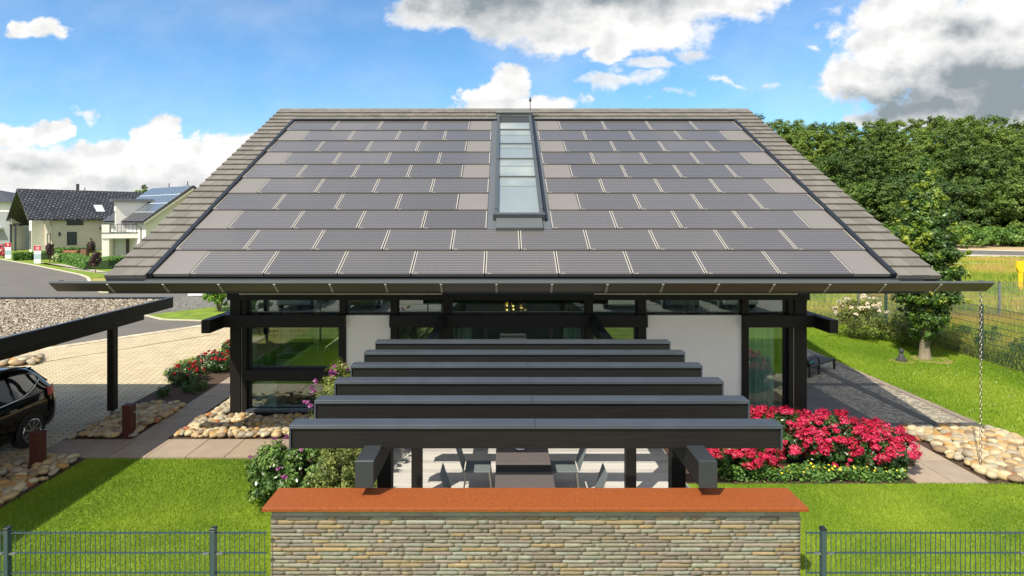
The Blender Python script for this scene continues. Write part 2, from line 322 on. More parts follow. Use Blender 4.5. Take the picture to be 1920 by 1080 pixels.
grassbase = mat('lawn_ground', (.10, .17, .008), .9, col2=(.20, .28, .014), vscale=1.3, bump=.6, bscale=90, var=.18, det=12)
grassblade = mat('lawn_blades', [(.10, .20, .008), (.17, .30, .012), (.26, .39, .02), (.37, .44, .05)], .6, attr='rnd', transl=.35)

# ================================================================= THE SETTING
sheet('meadow_ground', mat('meadow_soil', (.16, .18, .03), .95, col2=(.36, .30, .08), vscale=.5, bump=.5, bscale=8, det=10), [(-900, -500), (900, -500), (900, 1500), (-900, 1500)], -.03)
asph = mat('asphalt', (.125, .118, .104), .9, var=.16, vscale=.6, bump=.35, bscale=160, det=12)
sheet('side_street', asph, [(-140, 20), G(117, 647), G(405, 605), (-8.5, 33.5), (0, 45), (-10, 60), G(330, 548), G(190, 548), G(170, 536), G(165, 520), G(150, 515), G(62, 497), G(0, 486), (-140, 76)], -.012)
sheet('street_behind', asph, [(-40, -30), (40, -30), (40, -1.5), (-40, -1.5)], -.02)
# beige block driveway
pave = brick_mat('beige_paving', (.54, .46, .31), (.46, .385, .255), (.17, .13, .07), .24, .16, .010, rot=R(-52), var=.12, bump=.6)
dr = [(-19, 5), (-9.5, 5), (-9.5, 15.4), (-9.55, 17.1), (-8.9, 19.5), (-6, 24), (-6, 34), G(405, 605), G(117, 647), (-19, 19)]
sheet('paved_driveway', pave, dr, -.004)
edgew = brick_mat('pale_kerb_blocks', (.60, .52, .38), (.50, .42, .29), (.15, .12, .08), .5, .34, .012, rot=R(-54.2), off=0, var=.1)
e0 = Vector(G(117, 647)); e1 = Vector(G(405, 605)); ed = (e1-e0).normalized(); en = Vector((ed.y, -ed.x))
a0 = e0-ed*1.5; a1 = e1+ed*7
sheet('kerb_course', edgew, [tuple(a0), tuple(a0+en*.42), tuple(a1+en*.42), tuple(a1)], .0)
drain = mat('drain_line', (.05, .04, .03), .9)
for t, l0, l1 in ((.44, 0, 12), (2.6, -3, 4.6)):
    p = e0+ed*l0+en*t; q = e0+ed*l1+en*t
    MB().beam((p.x, p.y, .0), (q.x, q.y, .0), .035, .008).obj('drain_channel', drain, kind='structure')
# lawns
lawn_poly = [(-8.27, 2.5), (16.0, 2.5), (16.0, 26.5), (7.6, 26.5), (7.6, 14.2), (2.6, 14.2), (2.6, 11.85), (-8.27, 11.85)]
sheet('garden_lawn', grassbase, lawn_poly, .0)
isl = [G(305, 600), G(270, 591), G(330, 584), G(395, 576), (-7.5, 36), (-6.5, 29), G(405, 603)]
sheet('street_lawn', grassbase, isl, .004)
gv = [G(308, 577), G(345, 556), G(420, 549), (-9, 45), (-8, 36), G(405, 577), G(330, 588)]
sheet('gravel_yard', gravel_mat('grey_gravel', [(.06, .058, .052), (.13, .125, .11), (.26, .25, .22)], 14, 1.0), gv, .0)
verge = [G(0, 486), G(62, 497), G(150, 515), G(165, 520), G(200, 521), (-28, 60), (-40, 68), (-55, 110), (-120, 110), (-120, 76)]
sheet('verge_lawn', grassbase, verge, .0)
strip2 = [G(186, 547), G(322, 546), G(322, 549), G(190, 551)]
sheet('verge_strip', grassbase, [G(176, 538), G(360, 535), G(322, 548), G(190, 549)], .0)
kerbm = mat('pale_kerb', (.5, .47, .36), .8)
def kerb(pts, w=.14, z=.05):
    mb = MB()
    for a, b in zip(pts, pts[1:]): mb.beam((a[0], a[1], z/2), (b[0], b[1], z/2), w, z)
    mb.obj('kerb_line', kerbm, kind='structure')
kerb([G(0, 486), G(62, 497), G(150, 515), G(165, 521), G(172, 536), G(190, 549), G(330, 548)], .22)
kerb([G(405, 603), G(305, 600), G(268, 591)], .12)
MB().add([(*G(60, 492), .004), (*G(78, 492), .004), (*G(140, 506), .004), (*G(220, 516), .004), (*G(220, 513), .004), (*G(120, 496), .004)], [(0, 1, 2, 3, 4, 5)]).obj('footpath', mat('pale_footpath', (.42, .38, .32), .9), kind='structure', recalc=False)
# slab paths
def slabs(name, x0, x1, y0, y1, sx, sy, cols, z=.02, gap=.008):
    mb = MB(); nx = max(1, round((x1-x0)/sx)); ny = max(1, round((y1-y0)/sy)); w = (x1-x0)/nx; h = (y1-y0)/ny
    for i in range(nx):
        for j in range(ny): mb.box(x0+i*w+gap, x0+(i+1)*w-gap, y0+j*h+gap, y0+(j+1)*h-gap, -.03, z+random.uniform(0, .004), random.random()*.98+.01)
    return mb.obj(name, mat(name+'_stone', cols, .75, attr='rnd', var=.13, vscale=3, bump=.15, bscale=60), kind='structure')
C1 = [(.27, .215, .165), (.34, .27, .20), (.30, .245, .19)]
slabs('slab_path', -9.45, -4.0, 11.88, 12.85, .8, 1.0, C1, .022)
# the path to the back runs slightly askew
mb = MB(); pa, pb = [(-8.0, 12.86), (-7.25, 12.86)], [(-8.45, 24), (-7.45, 24)]
for k in range(11):
    t0, t1 = k/11, (k+1)/11; L_ = lambda t, s: (pa[s][0]+(pb[s][0]-pa[s][0])*t, pa[s][1]+(pb[s][1]-pa[s][1])*t)
    a, b, c, d = L_(t0, 0), L_(t0, 1), L_(t1, 1), L_(t1, 0); g = .012
    mb.prism([(a[0]+g, a[1]+g), (b[0]-g, b[1]+g), (c[0]-g, c[1]-g), (d[0]+g, d[1]-g)], -.03, .02, random.random()*.98+.01)
mb.obj('side_path', MATS['slab_path_stone'], kind='structure')
slabs('garden_path', 7.45, 8.75, 10.75, 13.6, .65, .95, C1, .02)
DK = [(.082, .075, .066), (.112, .102, .09), (.095, .087, .077)]
slabs('patio_slabs', 7.3, 8.75, 13.62, 24, .72, 1.0, DK, .02)
slabs('patio_band', 8.76, 11.0, 13.62, 13.9, .9, .3, DK, .02)
slabs('patio_band', 9.85, 10.1, 13.91, 24, .25, .9, DK, .021)
slabs('patio_band', 8.76, 9.84, 16.95, 17.2, .5, .25, DK, .02); slabs('patio_band', 10.11, 10.84, 16.95, 17.2, .5, .25, DK, .02)
slabs('patio_edging', 10.85, 11.03, 13.91, 24, .2, 1.0, [(.22, .18, .15), (.28, .23, .19), (.25, .2, .17)], .03)
cob = gravel_mat('patio_cobbles', [(.16, .14, .115), (.27, .24, .19), (.42, .38, .29)], 15, 1.0)
sheet('cobble_patio', cob, [(8.75, 13.6), (10.86, 13.6), (10.86, 24), (8.75, 24)], .012)
sheet('river_bed_base', soil, [(-9.5, 9.2), (-8.27, 9.2), (-8.27, 11.86), (-9.5, 11.86)], .008); sheet('river_bed_base', soil, [(-9.5, 12.86), (-7.0, 12.86), (-4, 12.86), (-4, 14.5), (-7.2, 14.5), (-7.35, 18), (-8.0, 18), (-8.0, 15.4), (-9.5, 15.4)], .004)
sheet('river_bed_base', soil, [(8.76, 10.7), (11.2, 10.7), (11.1, 13.6), (8.76, 13.6)], .008); sheet('river_bed_base', soil, [(3.5, 13.2), (7.4, 13.2), (7.4, 14.4), (3.5, 14.4)], .006)
sheet('flower_bed', soil, [(-9.55, 15.4), (-8.02, 15.4), (-8.35, 22), (-8.4, 25), (-9.2, 25), (-9.6, 17)], .008)
sheet('flower_bed', soil, [(3.3, 10.75), (7.45, 10.75), (7.45, 13.2), (3.3, 13.2)], .008); sheet('flower_bed', soil, [(-3.6, 9.9), (-2.4, 9.0), (-2.4, 11.9), (-4.0, 11.9)], .008)
# terrace of grey boards
mb = MB(); y = 7.0
while y < 14.2: mb.box(-2.38, 3.28, y, y+.135, .0, .035, .02+random.random()*.96); y += .143
mb.obj('terrace_decking', mat('weathered_boards', [(.36, .35, .34), (.45, .44, .43), (.50, .49, .46)], .8, attr='rnd', var=.12, vscale=4, stretch=(.6, 8, 8), bump=.15, bscale=30), kind='structure')
# grass blades
def grass(name, poly, dens, h, w, holes=(), z=0, m=grassblade, lean=.8, s=1.2, seed=1):
    P = scatter(poly, dens, holes); V, F = blades(P, h, w, lean, z); r = np.clip(patch(P, s, seed)*.6+rng.uniform(0, .5, len(P))-.05, 0, 1)
    return tag(np_mesh(name, V, F, m, rnd=r), kind='stuff', label='short mown green grass of the garden lawn', cat='grass')
P = scatter([(11.3, 12), (15.8, 12), (15.8, 19), (11.3, 19)], 1.6); foliage('lawn_daisies', mat('daisy_white', [(.6, .6, .5), (.8, .8, .75)], .7, attr='rnd'), [(np.c_[P, np.full(len(P), .055)], rng.normal(size=(len(P), 3))*.2+[0, 0, 1], rng.uniform(0, 1, len(P)))], .035, None, 1.0, label='tiny white daisies scattered in the right lawn', cat='flowers', kind='stuff')
hole = [[(-3.7, 9.8), (-2.4, 8.9), (-2.4, 7.0), (3.4, 7.0), (3.4, 14.3), (-4.1, 14.3)], [(3.2, 10.73), (11.2, 10.73), (11.2, 14.4), (3.2, 14.4)], [(7, 13.5), (11.06, 13.5), (11.06, 25), (7, 25)], [(-2.5, 6.0), (3.1, 6.0), (3.1, 7.2), (-2.5, 7.2)]]
g = grass('lawn_grass', [(-8.27, 5.5), (11, 5.5), (11, 10.72), (11.2, 11.85), (-8.27, 11.85)], 4600, .034, .0085, hole)
g['label'] = 'short bright green grass in front of the pergola house'
g = grass('lawn_grass', [(7.5, 10.7), (16, 10.7), (16, 26.5), (7.5, 26.5)], 1500, .05, .018, hole, seed=3); g['label'] = 'mown green grass right of the house round the small tree'
# meadow
mblade = mat('meadow_blades', [(.09, .20, .02), (.19, .32, .03), (.38, .44, .05), (.54, .45, .09), (.58, .38, .16)], .7, attr='rnd', transl=.35)
for (poly, dens, h, w, zz, lab) in (([(16.1, 9), (26, 9), (30, 28), (13, 28), (13, 26.7), (16.1, 26.5)], 330, .5, .035, 1, 'tall yellow green meadow grass right behind the mesh fence'),
                               ([(12, 28), (30, 28), (60, 54), (50, 57), (12, 57)], 95, .5, .07, 2, 'tall golden and reddish meadow grass farther off'),
                               ([(36, 62), (62, 62), (75, 69), (60, 71.5), (36, 71.5)], 40, .18, .14, 3, 'green and yellow meadow grass near the country road')):
    P = scatter(poly, dens); V, F = blades(P, h, w, .5); r = patch(P, [.7, .45, .3][zz-1], 11+zz)*.75+rng.uniform(0, .5, len(P))-.12
    r -= np.clip((23-P[:, 1])/14, 0, .45)*(zz == 1)
    tag(np_mesh('meadow_grass', V, F, mblade, rnd=np.clip(r, 0, 1)), lab, 'grass', kind='stuff')
wd_ = [clumps((16.5+random.uniform(0, 1.5), 13+k*.9, .3), (.5, .5, .45), 26, 34, .16, .3, .4) for k in range(14)]
foliage('fence_side_weeds', leafy, wd_, .085, None, .5, label='leafy green weeds growing against the tall right fence', cat='weeds', kind='stuff')
# country road far right
def band(name, m, v0, v1, z, kind='structure', tilt=.022):
    u0, u1 = 1440, 2150
    f = lambda u, v: G(u, v+(u-1860)*tilt)
    return sheet(name, m, [f(u0, v1), f(u1, v1), f(u1, v0), f(u0, v0)], z, kind)
band('road_shoulder', mat('sandy_shoulder', (.42, .32, .17), .9, var=.2, vscale=.5), 458, 470, .02)
band('country_road', asph, 470, 478, .03); band('road_shoulder', mat('pale_shoulder', (.40, .35, .30), .9), 478, 481, .03)
wl = mat('white_line', (.7, .68, .62), .8)
band('road_line', wl, 469.4, 470.2, .04); band('road_line', wl, 480.6, 481.5, .04); band('field_track', mat('pale_track', (.45, .42, .36), .9), 494.6, 496.6, .03)

# ================================================================= THE MAIN HOUSE
H = empty('timber_frame_house', (.36, 14.36, 0), 'dark timber frame house with a grey solar panel roof, white wall panels and large windows', 'house')
YW = 14.36
def X(u): return (u-944)/78.0
def Z(v): return EYE-(v-407)/78.0
EY, EZ, SL = 11.48, 3.64, .5368
RY = 20.44; RZ = EZ+SL*(RY-EY); LX, RX = -7.64, 8.38
def rz(y): return EZ+SL*(y-EY)
nrm = Vector((0, -SL, 1)).normalized()
# walls
def wallpanel(x0, x1, z0, z1, y=YW+.06): return box('wall_panel', white, x0, x1, y, y+.2, z0, z1, H)
wallpanel(X(648), X(732), .02, Z(592)); wallpanel(X(1212), X(1392), .02, Z(592))
for x0, x1, n in ((432, 452, 1), (454, 463, 1), (636, 648, 0), (732, 745, 0), (831, 846, 0), (1098, 1112, 0), (1195, 1212, 0), (1392, 1404, 0), (1478, 1487, 1), (1489, 1512, 1)):
    box('post', woodpost, X(x0), X(x1), YW+(.0 if n == 0 else -.03), YW+.26, 0, Z(553), H, .006)
box('trim_strip', steel, X(453), X(454), YW-.01, YW, .1, Z(612), H); box('trim_strip', steel, X(1487), X(1489), YW-.01, YW, .1, Z(612), H)
box('top_beam', wood, X(432)-.05, X(1512)+.05, YW-.08, YW+.3, Z(562), Z(549)+.05, H, .006)
box('upper_wall', wood, X(440), X(1505), YW+.1, YW+.25, Z(549)+.05, rz(YW)-.32, H)
for x0, x1 in ((410, 648), (732, 1212), (1392, 1528)):
    box('beam', wood, X(x0), X(x1), YW-.16, YW+.1, Z(612), Z(589), H, .008)
box('mid_beam', wood, X(463), X(636), YW-.05, YW+.12, Z(713), Z(693), H, .006)
for x0, x1 in ((453, 830), (1113, 1490)): box('blind_box', cream, X(x0), X(x1), YW-.14, YW-.085, Z(551), Z(547), H)
for x0 in (-6.86, 7.40): box('projecting_beam', wood, x0, x0+.2, 13.55, 26.8, 2.16, 2.46, H, .008)
# windows: frame > pane
def window(u0, u1, v0, v1, gm=glass, fr=.05, y=YW+.14):
    x0, x1, z0, z1 = X(u0), X(u1), Z(v1), Z(v0); mb = MB()
    mb.box(x0, x1, y-.03, y+.05, z0, z0+fr).box(x0, x1, y-.03, y+.05, z1-fr, z1).box(x0, x0+fr, y-.029, y+.049, z0+fr, z1-fr).box(x1-fr, x1, y-.029, y+.049, z0+fr, z1-fr)
    w = mb.obj('window', darkmetal, H)
    MB().box(x0+fr, x1-fr, y, y+.012, z0+fr, z1-fr).obj('pane', gm, w); return w
for a, b in ((463, 636), (648, 732), (745, 831), (846, 1098), (1112, 1195), (1212, 1392), (1404, 1478)): window(a, b, 562, 588, clerestory, .02)
window(463, 636, 611, 693); window(463, 636, 713, 778); window(745, 831, 611, 780); window(846, 910, 611, 780); window(910, 1034, 611, 780); window(1034, 1098, 611, 780)
window(1112, 1195, 611, 780); window(1404, 1478, 611, 776)
box('sill', capmetal, X(463), X(640), YW-.08, YW+.1, .13, .18, H); box('sill', capmetal, X(1404), X(1487), YW-.08, YW+.1, .13, .18, H)
box('plinth', darkmetal, X(440), X(1505), YW+.03, YW+.2, 0, .13, H)
# shell behind the front
inner = mat('interior_wall', (.30, .36, .31), .9, var=.1, vscale=1); infloor = mat('interior_floor', (.10, .085, .07), .5)
box('interior_floor', infloor, X(440), X(1505), YW+.3, 26.4, .0, .06, H)
box('interior_partition', inner, X(660), X(1290), 19.6, 19.75, .06, 2.9, H)
box('interior_ceiling', mat('interior_ceiling', (.09, .085, .08), .8), X(440), X(1505), YW+.3, 26.4, 2.97, 3.1, H)
box('wall_rear', white, X(440), X(1505), 26.4, 26.6, 0, 3.3, H)
for x in (X(440), X(1505)-.2):
    gw = MB().prismx([(YW+.3, 2.42), (26.4, 2.42), (26.4, 3.6), (RY, RZ-.4), (YW+.3, 5.0)], x, x+.2)
    for y0, y1 in ((YW+.3, 15.2), (17.4, 18.2), (20.2, 21.0), (23.4, 26.4)): gw.box(x, x+.2, y0, y1, .12, 2.42)
    gw.obj('gable_wall', white, H)
for xs in (X(440)-.03, X(1505)-.02):
    for y0, y1 in ((15.2, 17.4), (18.2, 20.2), (21, 23.4)):
        w = MB().box(xs, xs+.06, y0, y1, .12, .2).box(xs, xs+.06, y0, y1, 2.34, 2.42).box(xs, xs+.06, y0, y0+.07, .2, 2.34).box(xs, xs+.06, y1-.07, y1, .2, 2.34).obj('window', darkmetal, H)
        box('pane', glass, xs+.02, xs+.03, y0+.07, y1-.07, .2, 2.34, w)
# curtains inside
def curt(name, x0, x1, z0, z1, y, lab):
    n = int((x1-x0)/.035); V = []; F = []
    for i in range(n+1):
        x = x0+(x1-x0)*i/n; yy = y+.035*math.sin(i*1.9)+.02*math.sin(i*.7); V += [(x, yy, z0), (x, yy, z1)]
    for i in range(n): F.append((2*i, 2*i+2, 2*i+3, 2*i+1))
    return MB().add(V, F).obj(name, curtain, None, smooth=True, recalc=False, label=lab, cat='curtain')
curt('curtain', X(1406), X(1460), .12, Z(609), YW+.26, 'sheer pale green curtain behind the tall window beside the pink roses')
curt('curtain', X(848), X(882), .1, Z(600), YW+.5, 'pale curtain at the left end of the middle glass doors')
curt('curtain', X(1060), X(1094), .1, Z(600), YW+.5, 'pale curtain at the right end of the middle glass doors')
# ---- roof
roof = MB().prismx([(EY, EZ-.07), (EY+.02, EZ-.25), (RY, RZ-.33), (2*RY-EY, EZ-.25), (2*RY-EY, EZ-.07), (RY, RZ-.07)], LX+.06, RX-.06).obj('roof', wood, H)
CW, RP = 1.424, .789; PX0 = -6.77; y00 = 11.53
def slab_on_roof(mb, x0, x1, y0, y1, t0, t1, c=0, tb=-.02):
    """a tile lying on the slope; t0/t1 = height above the roof plane at its lower/upper edge"""
    P = lambda x, y, t: Vector((x, y, rz(y)))+nrm*t
    vs = [P(x0, y0, tb), P(x1, y0, tb), P(x1, y1, tb), P(x0, y1, tb), P(x0, y0, t0), P(x1, y0, t0), P(x1, y1, t1), P(x0, y1, t1)]
    mb.add(vs, [(0, 3, 2, 1), (4, 5, 6, 7), (0, 1, 5, 4), (1, 2, 6, 5), (2, 3, 7, 6), (3, 0, 4, 7)], c)
tilem = mat('grey_brown_tiles', [(.128, .120, .107), (.148, .139, .124), (.168, .158, .141)], .7, attr='rnd', var=.10, vscale=3, bump=.1, bscale=80)
solar = solar_mat(); blank = mat('plain_roof_panel', (.172, .163, .157), .5, var=.04, vscale=2)
edge = mat('panel_edge_strip', (.38, .36, .33), .5)
def panel(x0, x1, r, kind):
    y0 = y00+r*RP; y1 = y0+RP
    mb = MB(); slab_on_roof(mb, x0+.008, x1-.008, y0, y1-.004, .044, .018)
    if kind:
        for xa in (x0+.012, x1-.034): slab_on_roof(mb, xa, xa+.018, y0+.02, y1-.02, .0465, .0215, tb=.0)
        slab_on_roof(mb, x0+.05, x0+.13, y0+.012, y0+.024, .0468, .0462, tb=.02)
    o = mb.obj('solar_panel' if kind else 'blank_panel', solar if kind else blank, roof)
    if kind:
        o.data.materials.append(edge)
        for q in o.data.polygons[6:]: q.material_index = 1
strips = []
SKX0, SKX1 = PX0+4.5*CW, PX0+5.5*CW
for r in range(10):
    if r == 0: seq = [(PX0, PX0+CW/2, 0)]+[(PX0+CW/2+i*CW, PX0+CW/2+(i+1)*CW, 1) for i in range(9)]+[(PX0+9.5*CW, PX0+10*CW, 0)]
    elif r == 1: seq = [(PX0+i*CW, PX0+(i+1)*CW, 1) for i in range(10)]
    elif r % 2 == 0: seq = [(PX0, PX0+CW/2, 0)]+[(PX0+CW/2+i*CW, PX0+CW/2+(i+1)*CW, 1) for i in range(4)]+[(SKX1+i*CW, SKX1+(i+1)*CW, 1) for i in range(4)]+[(PX0+9.5*CW, PX0+10*CW, 0)]
    else: seq = [(PX0+i*CW, PX0+(i+1)*CW, 1) for i in range(4)]+[(SKX0-CW/2, SKX0, 0), (SKX1, SKX1+CW/2, 0)]+[(SKX1+CW/2+i*CW, SKX1+CW/2+(i+1)*CW, 1) for i in range(4)]
    for s in seq: panel(s[0], s[1], r, s[2])
ytop = y00+10*RP
ch = MB(); slab_on_roof(ch, PX0-.09, PX0-.0, y00-.03, ytop+.08, .075, .075); slab_on_roof(ch, PX0+10*CW, PX0+10*CW+.09, y00-.03, ytop+.08, .075, .075); slab_on_roof(ch, PX0, PX0+10*CW, ytop, ytop+.06, .08, .08)
ch.obj('roof_flashing', darkmetal, roof)
tb = MB(); g = .300; tw = .29
def tiles(x0, x1, ya, yb, flip):
    ny = int(round((yb-ya)/g)); gg = (yb-ya)/ny
    for j in range(ny):
        y0 = ya+j*gg; off = (tw/2 if j % 2 else 0); x = x0-off
        while x < x1-.02:
            xa = max(x, x0); xb = min(x+tw, x1)
            if xb-xa > .03: slab_on_roof(tb, xa+.003, xb-.003, y0-.03, y0+gg, .075+random.uniform(-.004, .004), .028, .02+.96*random.random())
            x += tw
tiles(LX, PX0-.09, EY-.0, RY-.02, 0); tiles(PX0+10*CW+.09, RX, EY, RY-.02, 1); tiles(PX0-.09, PX0+10*CW+.09, ytop+.07, RY-.02, 0)
tb.obj('tile_border', tilem, roof)
rd = MB(); n = 40
for i in range(n):
    x0 = LX+(RX-LX)*i/n; x1 = LX+(RX-LX)*(i+1)/n-.008; z = RZ+.04
    rd.add([(x0, RY-.16, z-.07), (x1, RY-.16, z-.07), (x1, RY, z+.03), (x0, RY, z+.03), (x0, RY+.16, z-.07), (x1, RY+.16, z-.07)], [(0, 1, 2, 3), (3, 2, 5, 4)], random.random()*.9+.05)
rd.obj('ridge_tiles', tilem, roof)
bk = MB()      # rear slope
for j in range(30):
    y0 = RY+j*.299; z0 = RZ-SL*(y0-RY); bk.add([(LX, y0, z0+.03), (RX, y0, z0+.03), (RX, y0+.3, z0-SL*.3+.07), (LX, y0+.3, z0-SL*.3+.07)], [(0, 1, 2, 3)], .3+.4*random.random())
bk.obj('rear_tiles', tilem, roof)
for x0, x1 in ((LX+.02, LX+.06), (RX-.06, RX-.02)):
    MB().prismx([(EY-.03, EZ-.0), (EY-.03, EZ-.26), (RY, RZ-.35), (2*RY-EY, EZ-.26), (2*RY-EY, EZ), (RY, RZ)], x0, x1).obj('verge_board', darkmetal, roof)
fs = box('fascia', darkmetal, LX+.1, RX-.35, EY-.08, EY-.0, EZ-.30, EZ-.015, roof)
# skylight
SKY = MB(); 
for x0, x1 in ((SKX0+.0, SKX0+.25), (SKX1-.25, SKX1)): slab_on_roof(SKY, x0, x1, y00+2*RP-.02, ytop, .03, .03)
slab_on_roof(SKY, SKX0+.2, SKX1-.2, y00+2*RP-.06, y00+2*RP+.42, .10, .10)
sk = SKY.obj('skylight', greymetal, H)
fm = MB(); ya, yb = y00+2*RP+.40, ytop+.28
gx0, gx1 = -.115, .815
for x0, x1 in ((gx0-.09, gx0), (gx1, gx1+.09)): slab_on_roof(fm, x0, x1, ya-.02, yb, .17, .17)
slab_on_roof(fm, gx0-.12, gx1+.12, ya-.07, ya, .20, .20)
for k, y in enumerate((.30, .47, .63, .80)): slab_on_roof(fm, gx0, gx1, ya+(yb-ya)*y, ya+(yb-ya)*y+.035, .135, .135, tb=.09)
fm.obj('skylight_frame', mat('skylight_frame_metal', (.10, .115, .125), .4, metal=.4), sk, .004)
gm_ = MB(); slab_on_roof(gm_, gx0, gx1, ya, yb-.05, .10, .10); gm_.obj('pane', mat('skylight_pane', (.44, .50, .48), .04, spec=1.0, metal=.55, var=.06, vscale=1.5), sk)
for k, y in enumerate((.22, .40, .58, .73)):
    bm_ = MB(); slab_on_roof(bm_, gx0+.02, gx1-.02, ya+(yb-ya)*y, ya+(yb-ya)*y+.05, .103, .103)
    bm_.obj('glazing_bar', mat('glazing_bar_green', (.13, .17, .16), .5), sk)
tp = MB(); slab_on_roof(tp, gx0+.005, gx1-.005, ya+(yb-ya)*.90, yb-.06, .112, .112); tp.obj('dark_top_strip', mat('dark_strip', (.035, .04, .042), .5), sk)  # dark strip across the top end of the skylight pane
rb = MB(); P_ = Vector((0, yb+.0, rz(yb)))+nrm*.2; rb.tube([(gx0-.14, P_.y, P_.z), (gx1+.14, P_.y, P_.z)], .075, 12); rb.obj('awning_roller', greymetal, sk, smooth=True)
sb = MB(); slab_on_roof(sb, gx1+.11, gx1+.16, ya-.1, yb-.1, .12, .12); sb.obj('shadow_strip', darkmetal, sk)  # dark strip standing in for the skylight's shadow along its right side
hd = MB()
for x in (gx0-.06, gx1+.06):
    for y in (ya+.2, ya+(yb-ya)*.45, ya+(yb-ya)*.75): p = Vector((x, y, rz(y)))+nrm*.19; hd.tube([p, p+nrm*.04], .022, 6)
hd.obj('guide_screw', steel, sk)
# lightning rod on ridge
lr = MB(); lx, ly = .88, 19.65; lz = rz(ly); lr.tube([(lx, ly, lz), (lx, ly, lz+.72)], .014, 6).tube([(lx-.05, ly, lz+.62), (lx+.05, ly, lz+.62)], .022, 6).tube([(lx, ly, lz+.56), (lx, ly, lz+.70)], .026, 8).tube([(lx, ly, lz+.1), (lx+.3, ly, lz+.12)], .02, 6)
lr.obj('lightning_rod', mat('dark_rod', (.03, .03, .03), .5), H)
# gutter
GX0, GX1 = -8.42, 9.10
gt = MB(); yf, zf = 11.06, 3.575
prof = [(yf, zf), (yf+.21, zf-.175), (yf+.27, zf-.175), (yf+.34, zf-.03), (yf+.325, zf-.03), (yf+.262, zf-.16), (yf+.213, zf-.16), (yf+.03, zf-.012)]
gt.prismx(prof, GX0, GX1); gt.box(GX0, GX1, yf-.004, yf+.05, zf, zf+.035)
gu = gt.obj('gutter', greymetal, H)
face = MB(); face.add([(GX0+.004, yf+.012-.008, zf-.012), (GX1-.004, yf+.012-.008, zf-.012), (GX1-.004, yf+.205-.006, zf-.170-.006), (GX0+.004, yf+.205-.006, zf-.170-.006)], [(0, 1, 2, 3)])
face.obj('gutter_apron', underside, gu, recalc=False)
for x0 in (GX0, GX1-.01): MB().prismx([(yf+.0, zf+.02), (yf+.21, zf-.17), (yf+.3, zf-.17), (yf+.36, zf+.02)], x0, x0+.01).obj('gutter_end', greymetal, gu)
x = GX0+1.08
while x < GX1-.3:
    MB().beam((x, yf+.0, zf-.02), (x, yf+.205, zf-.190), .04, .012, up=(0, -.6, -1)).obj('gutter_bracket', stripm, gu); x += 1.03
box('gutter_rear_flashing', greymetal, PX0, PX0+10*CW, EY-.22, EY-.12, EZ-.045, EZ-.029, gu)
box('eaves_soffit', underside, LX+.2, RX-.2, yf+.36, YW+.1, EZ-.30, EZ-.28, H)
# rain chain
rc = MB(); x, y = 8.95, 11.20; z = 3.38; k = 0
while z > .08:
    a = (1, 0) if k % 2 else (0, 1); pts = [(x+a[0]*.022*math.cos(t), y+a[1]*.022*math.cos(t), z-.035+.042*math.sin(t)) for t in np.linspace(0, 2*math.pi, 9)]; rc.tube(pts, .0065, 4, cap=False); z -= .07; k += 1
rc.obj('rain_chain', mat('chain_steel', (.16, .14, .12), .35, metal=.7), label='thin metal rain chain hanging from the right end of the gutter', cat='rain chain')

# ---- things inside the house
ch_ = MB()
for i in range(90):
    d = Vector(rng.normal(size=3)).normalized(); p = Vector((.33, 16.6, 2.38))+Vector((d.x*.34, d.y*.34, -abs(d.z)*.22)); s = .02
    ch_.box(p.x-s, p.x+s, p.y-s, p.y+s, p.z-s, p.z+s, random.random())
CH = empty('chandelier', (.33, 16.6, 2.1), 'golden globe chandelier hanging behind the middle upper window', 'lamp')
ch_.obj('gold_beads', mat('gold', (.75, .5, .12), .2, metal=1), CH)
bl = MB()
for i in range(7): a = i*.9; bl.lathe([(.001, 0), (.03, .02), (.03, .04), (.001, .06)], .33+.26*math.cos(a), 16.5+.2*math.sin(a), 2.22+.03*(i % 4), 8)
em = bpy.data.materials.new('lit_bulb'); em.use_nodes = True; b = em.node_tree.nodes['Principled BSDF']; b.inputs['Emission Color'].default_value = (1, .7, .2, 1); b.inputs['Emission Strength'].default_value = 2.5
bl.obj('bulb', em, CH); MB().tube([(.33, 16.6, 2.38), (.33, 16.6, 2.97)], .01, 6).obj('cord', darkmetal, CH)
gtab = mat('pale_table_top', (.5, .52, .56), .3); T = empty('dining_table', (.33, 17.6, 0), 'pale grey dining table inside behind the middle glass doors', 'table')
box('tabletop', gtab, -.3, .96, 16.6, 18.8, .72, .76, T)
for a in (-.25, .87):
    for b in (16.7, 18.65): box('leg', gtab, a, a+.06, b, b+.06, .06, .72, T)
wd = MB(); wd.lathe([(.0, 0), (.12, 0), (.16, .2), (.13, .4), (.15, .42)], 0, 0, 0, 18); 
V_ = empty('flower_vase', (-5.92, 15.15, 1.01), 'green glass vase with dry grasses on the ledge inside the left window', 'vase')
wd.xf = None; m1 = MB(); m1.lathe([(.001, 0), (.12, 0), (.16, .18), (.13, .38), (.15, .40)], -5.92, 15.15, 1.012, 18); m1.obj('vase_body', mat('green_glass', (.02, .16, .06), .1, coat=.5), V_, smooth=True)
m1 = MB()
for i in range(26): a = random.uniform(0, 6.3); r_ = random.uniform(.1, .4); m1.tube([(-5.92, 15.15, 1.2), (X(507)+r_*.4*math.cos(a), 15.55+r_*.4*math.sin(a), 1.5), (X(507)+r_*math.cos(a), 15.55+r_*math.sin(a), 1.75)], .006, 3)
m1.obj('dry_stems', mat('dry_stems', (.3, .3, .2), .8), V_)
SB = empty('low_sideboard', (-5.9, 16.3, 0), 'long pale ledge cabinet running back from the left window inside', 'sideboard')
box('cabinet', gtab, -6.2, -5.6, 14.76, 17.9, .1, .96, SB); box('top', mat('white_top', (.78, .84, .85), .25), -6.25, -5.55, 14.72, 17.95, .962, 1.0, SB); box('base', darkmetal, -6.1, -5.7, 14.85, 17.8, .06, .1, SB)
